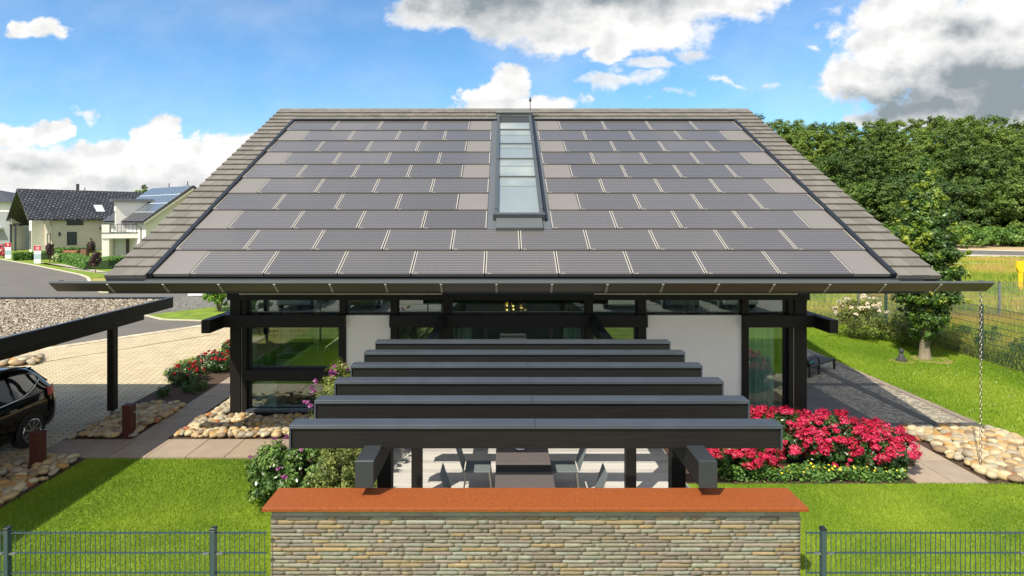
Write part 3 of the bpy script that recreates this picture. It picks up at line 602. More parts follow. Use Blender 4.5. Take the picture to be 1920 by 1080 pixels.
for y, lab in ((16.0, 'dark blue picture book lying on the white ledge nearer the vase'), (16.9, 'small dark framed picture lying at the far end of the white ledge')):
    box('picture_book', mat('book_cover_blue', (.03, .08, .12), .4, var=.3), -6.05, -5.7, y, y+.45, 1.002, 1.03, label=lab, cat='book')

# ================================================================= PERGOLA
PG = empty('pergola', (.36, 10, 0), 'dark wooden pergola of six stepped cross beams with slate blue metal caps', 'pergola')
PX_0, PX_1 = -2.37, 3.09
for i in range(6):
    y = 6.63+.89*i; bmz = 2.22
    b = box('cross_beam', wood, PX_0+.012, PX_1-.012, y+.02, y+.20, 2.222, 2.466, PG, .004)
    mb = MB().box(PX_0-.012, .36+.01*i-.008, y-.004, y+.222, 2.468, 2.49).box(.36+.01*i-.004, PX_1+.012, y-.004, y+.222, 2.468, 2.4885)
    mb.box(PX_0-.012, PX_0+.008, y, y+.218, 2.21, 2.4675).box(PX_1-.008, PX_1+.012, y, y+.218, 2.21, 2.4675)
    mb.box(PX_0-.012, PX_1+.012, y-.004, y+.0, 2.448, 2.468)
    mb.obj('metal_cap', capmetal, b, .003)
for x0 in (-1.545, 2.035):
    r_ = MB().prismx([(6.24, 1.985), (11.2, 1.985), (14.2, 2.18), (14.2, 2.44), (11.2, 2.238), (6.24, 2.238)], x0+.006, x0+.186).obj('rafter', wood, PG, .004)
    MB().box(x0, x0+.192, 6.215, 6.238, 1.98, 2.258).prismx([(6.2385, 2.24), (11.2, 2.24), (12.7, 2.341), (12.7, 2.359), (11.2, 2.258), (6.2385, 2.258)], x0, x0+.192).obj('end_cap', mat('dark_slate_sheet_metal', (.040, .048, .056), .45, metal=.3), r_, .003)
    for y in (7.25, 9.95):
        q = box('post', woodpost, x0+.01, x0+.18, y, y+.17, .04, 1.983, PG, .004)
        box('post_foot', steel, x0+.05, x0+.14, y+.04, y+.13, .0, .04, q)

# ================================================================= GARDEN WALL
W = empty('stone_garden_wall', (.33, 6.25, 0), 'stacked slate garden wall with a rusty orange steel cap', 'wall')
STC = np.array([(.25, .215, .18), (.22, .185, .155), (.29, .25, .20), (.235, .20, .185), (.27, .285, .225), (.32, .34, .25), (.26, .30, .25), (.31, .345, .30), (.34, .25, .13), (.38, .27, .11), (.20, .17, .15), (.27, .22, .19), (.24, .225, .20)])
def stone_face(x0, x1, yface, z0, z1, front=True, axis='x'):
    V = []; F = []; Cc = []; z = z0
    while z < z1-.005:
        h = min(random.choice((.034, .038, .042, .045)), z1-z); x = x0
        while x < x1-.001:
            w = random.choice((.07, .12, .16, .2, .24, .3, .36))*random.uniform(.85, 1.15); w = min(w, x1-x)
            if x1-x-w < .05: w = x1-x
            dep = random.uniform(.016, .0183); nx = max(2, int(w/.04)); base = len(V); nz = 2; gap = .0006
            tu, tv = random.uniform(-.0016, .0016), random.uniform(-.0008, .0008); sx = random.random(); sk = random.uniform(-.5, .5); st = random.choice((0, .0025, .003, -.003))
            for j in range(nz+1):
                for i in range(nx+1):
                    f, q = i/nx, j/nz; d = dep+tu*(f-.5)*2+tv*(q-.5)*2+(st if f+sk*(q-.5) > sx else 0)+random.uniform(-.0010, .0010)
                    if i in (0, nx): d -= .0012
                    px = x+gap+(w-2*gap)*f; pz = z+gap+(h-2*gap)*q
                    V.append((px, yface-d, pz) if axis == 'x' else (yface-d if front else yface+d, px, pz))
            c = STC[random.randrange(len(STC))]*random.uniform(.85, 1.15)
            for j in range(nz):
                for i in range(nx): a = base+j*(nx+1)+i; F.append((a, a+1, a+nx+2, a+nx+1)); Cc.append(c*random.uniform(.93, 1.07))
            # sides
            ring = [base+i for i in range(nx+1)]+[base+j*(nx+1)+nx for j in range(1, nz+1)]+[base+nz*(nx+1)+i for i in range(nx-1, -1, -1)]+[base+j*(nx+1) for j in range(nz-1, 0, -1)]
            nb = len(V)
            for q in ring:
                p = V[q]; V.append((p[0], yface-.004, p[2]) if axis == 'x' else ((yface+.02 if front else yface-.02), p[1], p[2]))
            m_ = len(ring)
            for i in range(m_): F.append((ring[(i+1) % m_], ring[i], nb+i, nb+(i+1) % m_)); Cc.append(c*.95)
            x += w
        z += h
    return V, F, Cc
stm = mat('slate_stone', (.3, .3, .3), .85, attr='col', var=.16, vscale=22, bump=.22, bscale=70)
STC = STC*.55+STC.mean(0)*.45; STC = STC*np.array([.745, .735, .745])
V, F, Cc = stone_face(-2.365, 3.02, 6.09, .0, 1.757); np_mesh('stone_cladding', V, F, stm, W, col=np.array(Cc))
V, F, Cc = stone_face(6.11, 6.40, -2.35, .0, 1.83, True, 'y'); np_mesh('stone_cladding', V, F, stm, W, col=np.array(Cc))
V, F, Cc = stone_face(6.11, 6.40, 3.005, .0, 1.83, False, 'y'); np_mesh('stone_cladding', V, F, stm, W, col=np.array(Cc))
mb = MB()
for k, z0 in enumerate((1.757, 1.796)):
    x = -2.36
    while x < 3.01: w = min(random.choice((.14, .22, .3, .38)), 3.015-x); mb.box(x, x+w-.0015, 6.076+random.uniform(0, .003), 6.095, z0+.0008, z0+.0385, random.random()*.98+.01); x += w
mb.obj('sawn_course', mat('sawn_slate', [(.24, .21, .18), (.23, .24, .19), (.27, .29, .24), (.19, .17, .15)], .8, attr='rnd', var=.08, vscale=15), W)
box('wall_core', mat('mortar', (.13, .118, .10), .9), -2.35, 3.005, 6.0865, 6.40, 0, 1.83, W)
box('steel_cap', mat('rusty_steel', (.215, .050, .006), .7, col2=(.265, .066, .009), vscale=30, var=.12, bump=.12, bscale=220, det=12), -2.43, 3.07, 6.0, 6.455, 1.836, 1.875, W, .004)

# ================================================================= MESH FENCES
fgreen = mat('blue_grey_fence_paint', (.05, .085, .10), .4, metal=.2); fdark = mat('dark_green_fence_paint', (.04, .075, .06), .5)
def meshfence(name, pts, zt, posts, label, m, wire=.005, vstep=.05, cap=True, group=None, hstep=.2, pw=.06):
    E = empty(name, (pts[0][0], pts[0][1], 0), label, 'fence', group); mb = MB()
    a = Vector(pts[0]); b = Vector(pts[1]); d = (b-a).normalized(); L_ = (b-a).length; nn = Vector((-d.y, d.x))
    k = 0
    while k*vstep < L_:
        p = a+d*k*vstep; mb.box(p.x-wire/2, p.x+wire/2, p.y-wire/2, p.y+wire/2, .03, zt+.012); k += 1
    z = zt-.012
    while z > .05:
        for s in (-1, 1): p = a+nn*s*.007; q = b+nn*s*.007; mb.beam((p.x, p.y, z), (q.x, q.y, z), wire*1.1, wire*1.6)
        z -= hstep
    mb.obj('wire_mesh', m, E)
    for t in posts:
        p = a+d*t; po = MB(); po.beam((p.x, p.y, 0), (p.x, p.y, zt+.02), pw, pw*.75, up=(d.x, d.y, 0)); o = po.obj('post', m, E, .003)
        if cap:
            c_ = MB(); c_.beam((p.x, p.y, zt+.021), (p.x, p.y, zt+.045), pw+.006, pw*.75+.006, up=(d.x, d.y, 0)); c_.obj('post_cap', darkmetal, o, .003)
            cl = MB(); z = zt-.21
            while z > .1:
                for s in (-1, 1): cl.beam((p.x+d.x*s*.035, p.y-.02, z), (p.x+d.x*s*.10, p.y-.02, z), .022, .016)
                z -= .4
            cl.obj('clamp', steel, o)
    return E
meshfence('mesh_fence', [(-9.1, 6.0), (-2.38, 6.0)], 1.64, [.0, 2.05, 4.12, 6.19], 'blue grey wire mesh fence left of the stone wall', fgreen, .0055)
meshfence('mesh_fence', [(3.04, 6.0), (9.3, 6.0)], 1.64, [.17, 2.24, 4.31], 'blue grey wire mesh fence right of the stone wall', fgreen, .0055)
meshfence('mesh_fence', [(16.0, 9.5), (16.0, 26.4)], 1.83, [.5, 3, 5.5, 8, 10.5, 13, 15.5], 'tall green wire mesh fence along the right edge of the lawn', fdark, .007, .05, pw=.09)
meshfence('mesh_fence', [(12.0, 26.5), (27, 26.5)], 1.9, [.3, 3.75, 7.6, 10, 12.5], 'tall grey wire mesh fence across the far end of the lawn', mat('grey_fence_paint', (.16, .18, .18), .5), .007, .06, pw=.09)

# ================================================================= CARPORT
CP = empty('carport', (-9.3, 14.2, 0), 'dark timber carport with a flat roof of pale gravel over a black car', 'carport')
gr = gravel_mat('pale_roof_gravel', [(.16, .12, .085), (.40, .33, .25), (.58, .52, .43), (.30, .27, .23)], 15, 1.0, (1, 1.6, 1), .06)
CX1, CX0, CY0, CY1 = -8.49, -15.8, 4.5, 15.36
rg = box('gravel_roof', gr, CX0+.06, CX1-.06, CY0+.06, CY1-.06, 2.60, 2.69, CP)
P = scatter([(CX0+.1, 9.2), (CX1-.1, 9.2), (CX1-.1, CY1-.1), (CX0+.1, CY1-.1)], 1500)
C_ = np.c_[P, np.full(len(P), 2.705)]; n_ = rng.normal(size=(len(P), 3))*.55+np.array([0, 0, 1]); Vq, Fq = leaf_quads(C_, n_, .042, .8)
np_mesh('loose_gravel', Vq, Fq, mat('loose_gravel', [(.12, .10, .08), (.32, .27, .21), (.46, .41, .34), (.60, .56, .48)], .85, attr='rnd'), CP, rnd=rng.uniform(0, 1, len(P)))
fas = MB().box(CX1-.05, CX1, CY0, CY1, 2.48, 2.735).box(CX0, CX0+.05, CY0, CY1, 2.48, 2.735).box(CX0+.05, CX1-.05, CY1-.05, CY1, 2.48, 2.735).box(CX0+.05, CX1-.05, CY0, CY0+.05, 2.48, 2.735)
f_ = fas.obj('fascia', wood, CP, .004)
MB().box(CX1-.07, CX1+.012, CY0, CY1+.01, 2.737, 2.75).box(CX0, CX1-.07, CY1-.07, CY1+.01, 2.737, 2.75).obj('fascia_cap', capmetal, f_)
box('ceiling', wood, CX0+.05, CX1-.05, CY0+.05, CY1-.05, 2.5, 2.598, CP)
for x0 in (-9.40, -15.1): box('beam', wood, x0, x0+.2, CY0+.3, CY1-.06, 2.17, 2.485, CP, .005)
for x0 in (-9.375, -15.08):
    for y in (5.5, 9.0, 14.12) if x0 < -12 else (5.5, 14.12):
        q = box('post', woodpost, x0, x0+.155, y, y+.17, .22, 2.168, CP, .004); box('post_foot', steel, x0+.04, x0+.115, y+.045, y+.125, 0, .22, q)
bt = MB(); bt.tube([(-9.20, 14.24, 2.30), (-9.185, 14.24, 2.30)], .03, 12); bt.obj('bolt', steel, CP)

# ================================================================= CAR
blackpaint = mat('black_car_paint', (.004, .004, .005), .07, spec=.5); carglass = mat('dark_car_glass', (.008, .012, .016), .03, coat=1); chrome = mat('chrome_trim', (.55, .56, .58), .15, metal=1)
tyre = mat('tyre_rubber', (.012, .012, .012), .8); rimm = mat('alloy_rim', (.42, .43, .45), .25, metal=.9); redl = mat('tail_light_red', (.60, .01, .018), .45)
def make_car():
    """estate car built along its own y axis: tail at +y, centre at 0"""
    E = empty('parked_car', (0, 0, 0), 'x', 'car')
    # stations: y, low z, shoulder z, roof z, half width low, shoulder half width, roof half width
    S = [(-2.26, .36, .60, .62, .55, .60, .40), (-2.18, .24, .70, .74, .78, .80, .55), (-1.9, .2, .80, .86, .88, .88, .60), (-1.45, .2, .88, .96, .90, .90, .62), (-1.0, .2, .93, 1.05, .905, .905, .64),
         (-.45, .2, .95, 1.44, .91, .90, .60), (-.05, .2, .97, 1.60, .91, .90, .60), (.5, .2, .99, 1.66, .91, .90, .60), (1.1, .2, 1.02, 1.65, .91, .90, .59), (1.6, .2, 1.06, 1.60, .905, .89, .57), (1.85, .21, 1.09, 1.54, .90, .87, .54), (2.08, .24, 1.10, 1.32, .87, .83, .54), (2.22, .30, 1.02, 1.06, .80, .76, .52), (2.27, .42, .86, .88, .66, .62, .45)]
    secs = []
    for y, zl, zs, zr, wl, ws, wr in S:
        h = zs-zl; half = [(0, zl), (wl-.12, zl), (wl-.02, zl+.07), (wl, zl+h*.35), (wl, zl+h*.62), (ws+.0, zs-.06), (ws-.03, zs), (wr+(ws-.03-wr)*.30, zs+(zr-zs)*.72), (wr+.02, zr-.05*min(1, (zr-zs)*3)), (wr-.10, zr-.0), (0, zr+.025)]
        secs.append([(x, y, z) for x, z in half]+[(-x, y, z) for x, z in half[-2:0:-1]])
    n = len(secs[0]); mb = MB(); vs = [p for s in secs for p in s]; fs = []
    for i in range(len(secs)-1):
        for k in range(n): fs.append((i*n+k, i*n+(k+1) % n, (i+1)*n+(k+1) % n, (i+1)*n+k))
    fs += [tuple(range(n)), tuple(range((len(secs)-1)*n, len(secs)*n))[::-1]]
    mb.add(vs, fs); body = mb.obj('body', blackpaint, E, smooth=True)
    sd = body.modifiers.new('s', 'SUBSURF'); sd.levels = 2; sd.render_levels = 2
    def gh(y, t):   # point on the greenhouse side at height share t
        for a, b in zip(S, S[1:]):
            if a[0] <= y <= b[0]:
                f = (y-a[0])/(b[0]-a[0]); q = [a[i]+(b[i]-a[i])*f for i in range(7)]; zs, zr, ws, wr = q[2], q[3], q[5]-.03, q[6]
                return (ws+(wr+.02-ws)*(t**.9*.98), zs+(zr-zs)*t)
    def sideglass(y0, y1, t0=.10, t1=.80, s=1, rear=False):
        n_ = 8; V = []; F = []
        for i in range(n_+1):
            y = y0+(y1-y0)*i/n_; tt1 = t1; tt0 = t0
            if rear: f = i/n_; tt0 = t0+.34*f**2.2; tt1 = t1-.12*f**3
            for j in range(5): x, z = gh(y, tt0+(tt1-tt0)*j/4); V.append((s*(x+.016), y, z))
        for i in range(n_):
            for j in range(4): a = i*5+j; F.append((a, a+1, a+6, a+5))
        return V, F
    for s in (1, -1):
        for y0, y1, rr in ((-.42, .22, False), (.30, .96, False), (1.03, 1.74, True)):
            V, F = sideglass(y0, y1, s=s, rear=rr); MB().add(V, F).obj('side_window', carglass, E, smooth=True)
        pts = []
        for i in range(21):
            y = -.5+2.24*i/20; f = max(0, (y-1.03)/.71); x, z = gh(y, .07+.34*f**2.2); pts.append((s*(x+.022), y, z))
        for i in range(5): y = 1.74+.05*math.sin(i/4*math.pi); x, z = gh(min(y, 1.8), .41+.27*i/4); pts.append((s*(x+.022), y, z))
        for i in range(8): y = 1.72-i*.09; x, z = gh(y, .70+.12*min(1, i/3)); pts.append((s*(x+.02), y, z))
        MB().tube(pts, .014, 6).obj('window_trim', chrome, E, smooth=True)
        # lamp wrapping the tail corner
        V = []
        for i, (y, dx) in enumerate(((1.86, 0), (2.0, -.01), (2.12, -.05), (2.21, -.13))):
            w0 = .885 if i == 0 else .872; V += [(s*(w0+dx), y, .93-.0*i), (s*(w0+dx-.03), y, 1.10-.01*i)]
        MB().add(V, [(0, 2, 3, 1), (2, 4, 5, 3), (4, 6, 7, 5)]).add([(s*.86, 1.86, .93), (s*.70, 2.25, .93), (s*.70, 2.24, 1.09), (s*.84, 1.86, 1.1)], [(0, 1, 2, 3)]).obj('tail_light', redl, E, smooth=True)
        MB().tube([(s*.6, 1.6, 1.60), (s*.6, 1.2, 1.665), (s*.6, -.1, 1.62)], .018, 6).obj('roof_rail', darkmetal, E)
        MB().box(s*.915-.02, s*.915+.02, .02, .2, .87, .90).box(s*.915-.02, s*.915+.02, .80, .98, .885, .915).obj('door_handle', chrome, E, .006)
        MB().box(s*1.0-.1, s*1.0+.1, -.62, -.45, .98, 1.12).obj('wing_mirror', blackpaint, E, .03)
        MB().box(s*.70-.15, s*.70+.15, -2.20, -2.05, .60, .74).obj('headlight', mat('headlight', (.6, .65, .7), .1, coat=1), E, .03)
        for y in (-1.38, 1.35):
            wx = s*.82; w = MB(); w.tube([(wx-.11, y, .34), (wx+.11, y, .34)], .34, 28); wo = w.obj('wheel', tyre, E, .02, smooth=True)
            r_ = MB(); xo = wx+s*.112
            r_.tube([(xo-.01*s, y, .34), (xo+.004*s, y, .34)], .235, 28)
            ro = r_.obj('rim_dish', mat('rim_shadow', (.05, .05, .055), .5, metal=.5), wo)
            q = MB()
            for k in range(9):
                a = k*2*math.pi/9; q.beam((xo+.012*s, y, .34), (xo+.018*s, y+.225*math.cos(a), .34+.225*math.sin(a)), .045, .02, up=(1, 0, 0))
            rim_pts = [(xo+.012*s, y+.232*math.cos(a), .34+.232*math.sin(a)) for a in np.linspace(0, 2*math.pi, 30)]; q.tube(rim_pts, .016, 6, cap=False); q.tube([(xo, y, .34), (xo+.03*s, y, .34)], .04, 10)
            q.obj('rim', rimm, wo, smooth=True)
            ar = MB(); aa = [(s*.913, y+.385*math.cos(a), .34+.385*math.sin(a)) for a in np.linspace(-.25, math.pi+.25, 18)]
            ar.add([(s*.906, y, .3)]+[(s*.918, p[1], p[2]) for p in aa], [(0, i, i+1) for i in range(1, 18)]); 
            ao = ar.obj('wheel_arch', tyre, E, recalc=False)
    MB().add([(-.52, 1.88, 1.50), (.52, 1.88, 1.50), (.66, 2.17, 1.16), (-.66, 2.17, 1.16)], [(0, 1, 2, 3)]).obj('rear_window', carglass, E)
    MB().box(-.50, .50, 1.72, 1.90, 1.50, 1.535).obj('spoiler', blackpaint, E, .012)
    MB().add([(-.60, -1.02, 1.08), (.60, -1.02, 1.08), (.56, -.42, 1.475), (-.56, -.42, 1.475)], [(0, 1, 2, 3)]).obj('windscreen', carglass, E)
    MB().box(-.26, .26, 2.262, 2.28, .72, .83).obj('number_plate', mat('plate_white', (.7, .7, .7), .5), E)
    return E
car = make_car(); car['label'] = 'black estate car with alloy wheels parked under the gravel roofed carport'
paints = [('silver_blue_car_paint', (.14, .20, .32), 'silver blue', -10.9, 180), ('dark_green_car_paint', (.01, .02, .02), 'dark green', -7.4, 0), ('white_car_paint', (.7, .7, .7), 'white', 6.2, 180), ('navy_car_paint', (.01, .03, .09), 'navy blue', 9.3, 180), ('silver_car_paint', (.38, .39, .40), 'silver', 12.3, 0)]
for i, (nm, c, w_, cx, ca) in enumerate(paints):
    k = copy_tree(car); k.location = (cx, -3.9, 0); k.rotation_euler = (0, 0, R(ca)); k['label'] = w_+' car parked on the street, mirrored in the upper windows'; k['group'] = 'cars parked on the street behind the viewpoint'
    pm = mat(nm, c, .25, coat=1)
    for ch2 in kids(k):
        if ch2.name.startswith('body') or ch2.name.startswith('wing'): ch2.material_slots[0].link = 'OBJECT'; ch2.material_slots[0].material = pm
car.location = (-10.78, 11.12, .0)

# bollards
rust = mat('dark_rusty_bollard', (.055, .010, .006), .6, col2=(.085, .018, .010), vscale=6, bump=.2, bscale=60)
for (u, v, lab) in ((71, 878, 'dark red square bollard nearest the lawn beside the car wheel'), (242, 818, 'dark red square bollard with a small tap standing among river stones')):
    x, y = G(u, v); h = .70; E = empty('bollard', (x, y, 0), lab, 'bollard'); box('column', rust, x-.10, x+.10, y-.09, y+.09, 0, h-.04, E, .006); box('top_plate', rust, x-.105, x+.105, y-.095, y+.095, h-.038, h, E, .004)
    if v < 850: MB().tube([(x+.10, y, .52), (x+.15, y, .52), (x+.17, y, .50), (x+.17, y, .43)], .014, 8).tube([(x+.14, y-.04, .55), (x+.14, y+.04, .55)], .01, 6).obj('tap', steel, E, smooth=True)

# ================================================================= TABLE AND CHAIRS
tblm = mat('brown_grey_table', (.115, .10, .098), .45, var=.05); T = empty('garden_table', (.32, 9.7, 0), 'long brown grey garden table with a dark gap across its top on the terrace', 'table')
for y0, y1 in ((8.2, 9.52), (9.82, 11.2)): box('tabletop', tblm, -.13, .78, y0, y1, .70, .74, T, .004)
box('table_insert', mat('table_gap', (.03, .03, .033), .4), -.125, .775, 9.525, 9.815, .70, .732, T)
for x in (-.08, .65):
    for y in (8.3, 11.05): box('leg', tblm, x, x+.07, y, y+.07, .035, .70, T)
MB().lathe([(.001, 0), (.05, 0), (.09, .03), (.085, .034), (.001, .012)], .29, 10.42, .742, 20).obj('serving_bowl', mat('white_porcelain', (.8, .8, .8), .1), smooth=True, label='small white bowl standing on the garden table', cat='bowl')
seatm = mat('grey_blue_mesh_fabric', (.13, .155, .165), .6); cfr = mat('pale_chair_frame', (.35, .33, .28), .4, metal=.5)
def make_chair():   # faces +x
    E = empty('garden_chair', (0, 0, 0), 'x', 'chair', 'chairs round the garden table')
    MB().prism([(-.22, -.23), (.22, -.23), (.22, .23), (-.22, .23)], .435, .455).obj('seat', seatm, E, .006)
    MB().add([(-.235, -.23, .46), (-.235, .23, .46), (-.36, .215, .86), (-.36, -.215, .86), (-.255, -.23, .46), (-.255, .23, .46), (-.38, .215, .86), (-.38, -.215, .86)], [(0, 1, 2, 3), (7, 6, 5, 4), (0, 4, 5, 1), (1, 5, 6, 2), (2, 6, 7, 3), (3, 7, 4, 0)]).obj('backrest', seatm, E, .006)
    for sx in (-1, 1):
        for sy in (-1, 1): MB().tube([(sx*.2, sy*.21, .44), (sx*.25, sy*.23, .04)], .013, 8).obj('leg', cfr, E)
    return E
c0 = make_chair()
spots = [(-.60, 9.35, 0, 'front left chair'), (-.44, 10.42, 0, 'back left chair'), (1.22, 9.35, 180, 'front right chair'), (1.05, 10.42, 180, 'back right chair')]
for i, (x, y, a, w_) in enumerate(spots):
    c = c0 if i == 0 else copy_tree(c0); c.location = (x, y, 0); c.rotation_euler = (0, 0, R(a)); c['label'] = 'grey blue '+w_+' at the garden table under the pergola'

# ================================================================= LOUNGER
rat = mat('dark_wicker', (.035, .026, .024), .6, var=.3, vscale=40); LG = empty('sun_lounger', (9.3, 18.2, 0), 'dark brown reclining lounger with a turquoise towel on the cobbled patio', 'lounger')
XF = Matrix.Translation((9.35, 18.35, 0)) @ Matrix.Rotation(R(38), 4, 'Z')
def lb(name, f, m=rat, par=LG, bev=.004, **k): mb = MB(); mb.xf = XF; f(mb); return mb.obj(name, m, par, bev, **k)
lb('seat_panel', lambda m: m.box(-.5, 1.15, -.32, .32, .30, .35))
lb('backrest', lambda m: m.beam((-.45, 0, .35), (-1.0, 0, .85), .62, .04, up=(0, 0, 1)))
for sy in (-.31, .31):
    lb('armrest', lambda m: m.tube([(-.62, sy, .50), (-.4, sy, .58), (0.0, sy, .55), (.12, sy, .30)], .028, 6))
    for sx in (-.55, .05, 1.08): lb('leg', lambda m: m.box(sx-.03, sx+.03, sy-.03, sy+.03, .03, .33))
    lb('side_rail', lambda m: m.box(-.55, .1, sy-.022, sy+.022, .10, .14))
tw_ = lb('towel', lambda m: m.box(-.42, .05, -.2, .2, .352, .40), mat('turquoise_towel', (.01, .16, .15), .8), None, .02, label='folded turquoise towel lying on the sun lounger', cat='towel')

# ================================================================= RIVER STONES
SC = {'cream': (.52, .44, .28), 'sand coloured': (.46, .34, .18), 'pale grey': (.36, .32, .24), 'brown': (.25, .175, .105), 'ochre': (.44, .26, .09), 'rust red': (.34, .13, .05)}
proto = {}
for cn, c in SC.items():
    m_ = mat('stone_'+cn.replace(' ', '_'), c, .75, col2=tuple(x*.72 for x in c), vscale=2.2, bump=.15, bscale=12, var=.10, det=6)
    for k in range(2):
        bm = bmesh.new(); bmesh.ops.create_icosphere(bm, subdivisions=2, radius=1); ph = [random.uniform(0, 6) for _ in range(6)]
        for v in bm.verts:
            q = v.co; f = 1+.10*math.sin(2.1*q.x+ph[0])*math.cos(1.7*q.y+ph[1])+.08*math.sin(2.7*q.y+ph[2])+.07*math.sin(2.3*q.z+ph[3]+q.x); v.co = q*f
        me = bpy.data.meshes.new('river_stone'); bm.to_mesh(me); bm.free(); me.materials.append(m_)
        for p in me.polygons: p.use_smooth = True
        proto[(cn, k)] = me
icoV = {}
def stones(poly, size, nr, where, layers=((.6, .03), (1.0, .06))):
    out = []
    for fac, z in layers:
        a = np.array(poly); lo = a.min(0); hi = a.max(0); st = size*.80; P = []
        for ix in range(int((hi[0]-lo[0])/st)+2):
            for iy in range(int((hi[1]-lo[1])/(st*.72))+2): P.append((lo[0]+ix*st+(st/2 if iy % 2 else 0)+random.uniform(-.25, .25)*st, lo[1]+iy*st*.72+random.uniform(-.2, .2)*st))
        P = np.array(P); P = P[in_poly(P, poly)]
        for p in P: s = size*random.uniform(.36, .68); out.append((p[0], p[1], z+s*.15, s, where))
    return out
cand = []
cand += stones([(8.9, 10.78), (11.0, 10.78), (11.15, 12.7), (10.85, 13.5), (8.85, 13.5)], .235, 0, 'in the pebble bed right of the roses')
cand += stones([(-9.42, 9.3), (-8.33, 9.3), (-8.33, 11.82), (-9.42, 11.82)], .22, 0, 'between the left lawn and driveway')
cand += stones([(-9.40, 12.95), (-8.05, 12.95), (-8.05, 15.3), (-9.40, 15.3)], .18, 0, 'round the bollard with the tap')
cand += stones([(-7.15, 12.95), (-4.1, 12.95), (-4.1, 14.3), (-7.2, 14.3)], .165, 0, 'in front of the left house corner')
cand += stones([(-7.05, 14.3), (-6.65, 14.3), (-6.65, 17.2), (-7.2, 17.2)], .19, 0, 'beside the left house wall')
cand += stones([(5.2, 13.7), (7.2, 13.7), (7.2, 14.2), (5.2, 14.2)], .19, 0, 'in front of the right corner window')
cand += stones([(-16.8, 19.0), (-15.2, 19.4), (-15.6, 20.2), (-17, 20.0)], .34, 0, 'heaped behind the car')
cand = [c for c in cand if not (c[2] < .075 and random.random() < .55)]
cand.sort(key=lambda c: -(c[3]/c[1])*(1.3 if c[2] > .07 else 1)); cols = list(SC); wts = [.30, .26, .22, .12, .08, .02]
restV = []; restF = []; restC = []; nb = 0
for i, (x, y, z, s, where) in enumerate(cand):
    cn = random.choices(cols, wts)[0]; k = random.randrange(2); me = proto[(cn, k)]; sx, sy, sz = s, s*random.uniform(.6, .85), s*random.uniform(.42, .58); a = random.uniform(0, 6.28)
    if i < 300:
        o = bpy.data.objects.new('river_stone', me); o.scale = (sx, sy, sz); o.rotation_euler = (random.uniform(-.25, .25), random.uniform(-.25, .25), a); link(o, None, (x, y, z))
        big = 'large' if s > .14 else 'small' if s < .09 else 'medium'; shape = 'long' if sy/sx < .7 else 'rounded'
        tag(o, f'{big} {shape} {cn} stone {where}', 'stone', 'river stones in the pebble beds')
    else:
        v = np.array([p.co for p in me.vertices]); f = np.array([p.vertices[:] for p in me.polygons]); v = v*np.array([sx, sy, sz]); ca, sa = math.cos(a), math.sin(a); v = np.c_[v[:, 0]*ca-v[:, 1]*sa+x, v[:, 0]*sa+v[:, 1]*ca+y, v[:, 2]+z]
        restV.append(v); restF.append(f+nb); nb += len(v); restC.append(np.tile(np.array(SC[cn])*random.uniform(.8, 1.05), (len(f), 1)))
if restV: tag(np_mesh('small_river_stones', np.concatenate(restV), np.concatenate(restF), mat('small_stone_mix', (.3, .3, .3), .75, attr='col', var=.12, vscale=9), col=np.concatenate(restC), smooth=True), 'many small river stones filling the pebble beds', 'stones', kind='stuff')

# ================================================================= PLANTS NEAR THE HOUSE
rosegreen = mat('rose_leaves', [(.015, .04, .012), (.03, .08, .018), (.06, .14, .03), (.12, .22, .05)], .35, attr='rnd', transl=.25)
pink = mat('rose_petals', [(.20, .002, .012), (.42, .004, .035), (.58, .012, .08), (.74, .13, .25)], .5, attr='rnd', transl=.25)
redp = mat('red_petals', [(.22, .003, .006), (.45, .008, .012), (.58, .03, .03)], .5, attr='rnd', transl=.25)
purple = mat('purple_petals', [(.12, .02, .10), (.28, .06, .22), (.42, .16, .36)], .5, attr='rnd', transl=.25)
bark = mat('bark', (.10, .075, .05), .9, col2=(.2, .16, .11), vscale=12, bump=.6, bscale=30, stretch=(1, 1, .3))
def stems(name, x, y, r, h, n, parent, m=bark, w=.008):
    mb = MB()
    for i in range(n): a = random.uniform(0, 6.28); q = random.uniform(.2, 1); mb.tube([(x+.05*math.cos(a), y+.05*math.sin(a), 0), (x+r*.5*q*math.cos(a), y+r*.5*q*math.sin(a), h*.5), (x+r*q*math.cos(a), y+r*q*math.sin(a), h*.85)], w, 4)
    return mb.obj(name, m, parent)
def flowers(name, m, cent, rad, nc, per, cr, size, parent, low=-.15, up=.6, seedshell=.92):
    P, Nn, r = clumps(cent, rad, nc, per, cr, seedshell, up, .7, .05, low)
    if nc > 60: return foliage(name, m, [(P, Nn, r)], size, parent, .9)
    for k in range(len(P)//per):
        q = slice(k*per, (k+1)*per); P[q, 2] = np.maximum(P[q, 2], P[q, 2].mean()-cr*.6); foliage('flower_head', m, [(P[q], Nn[q], r[q])], size*1.15, parent, .9)
roses = [(4.45, 11.35, .70, .60, .64, 'left rose shrub with bright pink blooms half hidden by the pergola rafter'), (5.35, 11.75, .80, .70, .96, 'tall pink rose shrub at the right end of the front pergola beam'),
         (6.38, 11.65, .68, .68, .92, 'middle rose shrub covered in pink blooms'), (7.2, 11.45, .56, .60, .80, 'right rose shrub with pink blooms beside the garden path')]
for x, y, rx, ry, h, lab in roses:
    E = empty('rose_shrub', (x, y, 0), lab, 'rose bush', 'rose shrubs right of the terrace'); ce = (x, y, h*.48); ra = (rx, ry, h*.52)
    foliage('foliage', rosegreen, [clumps(ce, ra, 170, 60, .11, .35, .4)], .055, E); stems('stems', x, y, rx*.7, h, 14, E)
    flowers('blooms', pink, (x, y, h*.52), (rx*1.04, ry*1.05, h*.55), 80, 78, .095, .040, E, -.05)
    flowers('blooms', pink, ce, (rx*1.02, ry*1.05, h*.52), 26, 36, .07, .038, E, -.6)
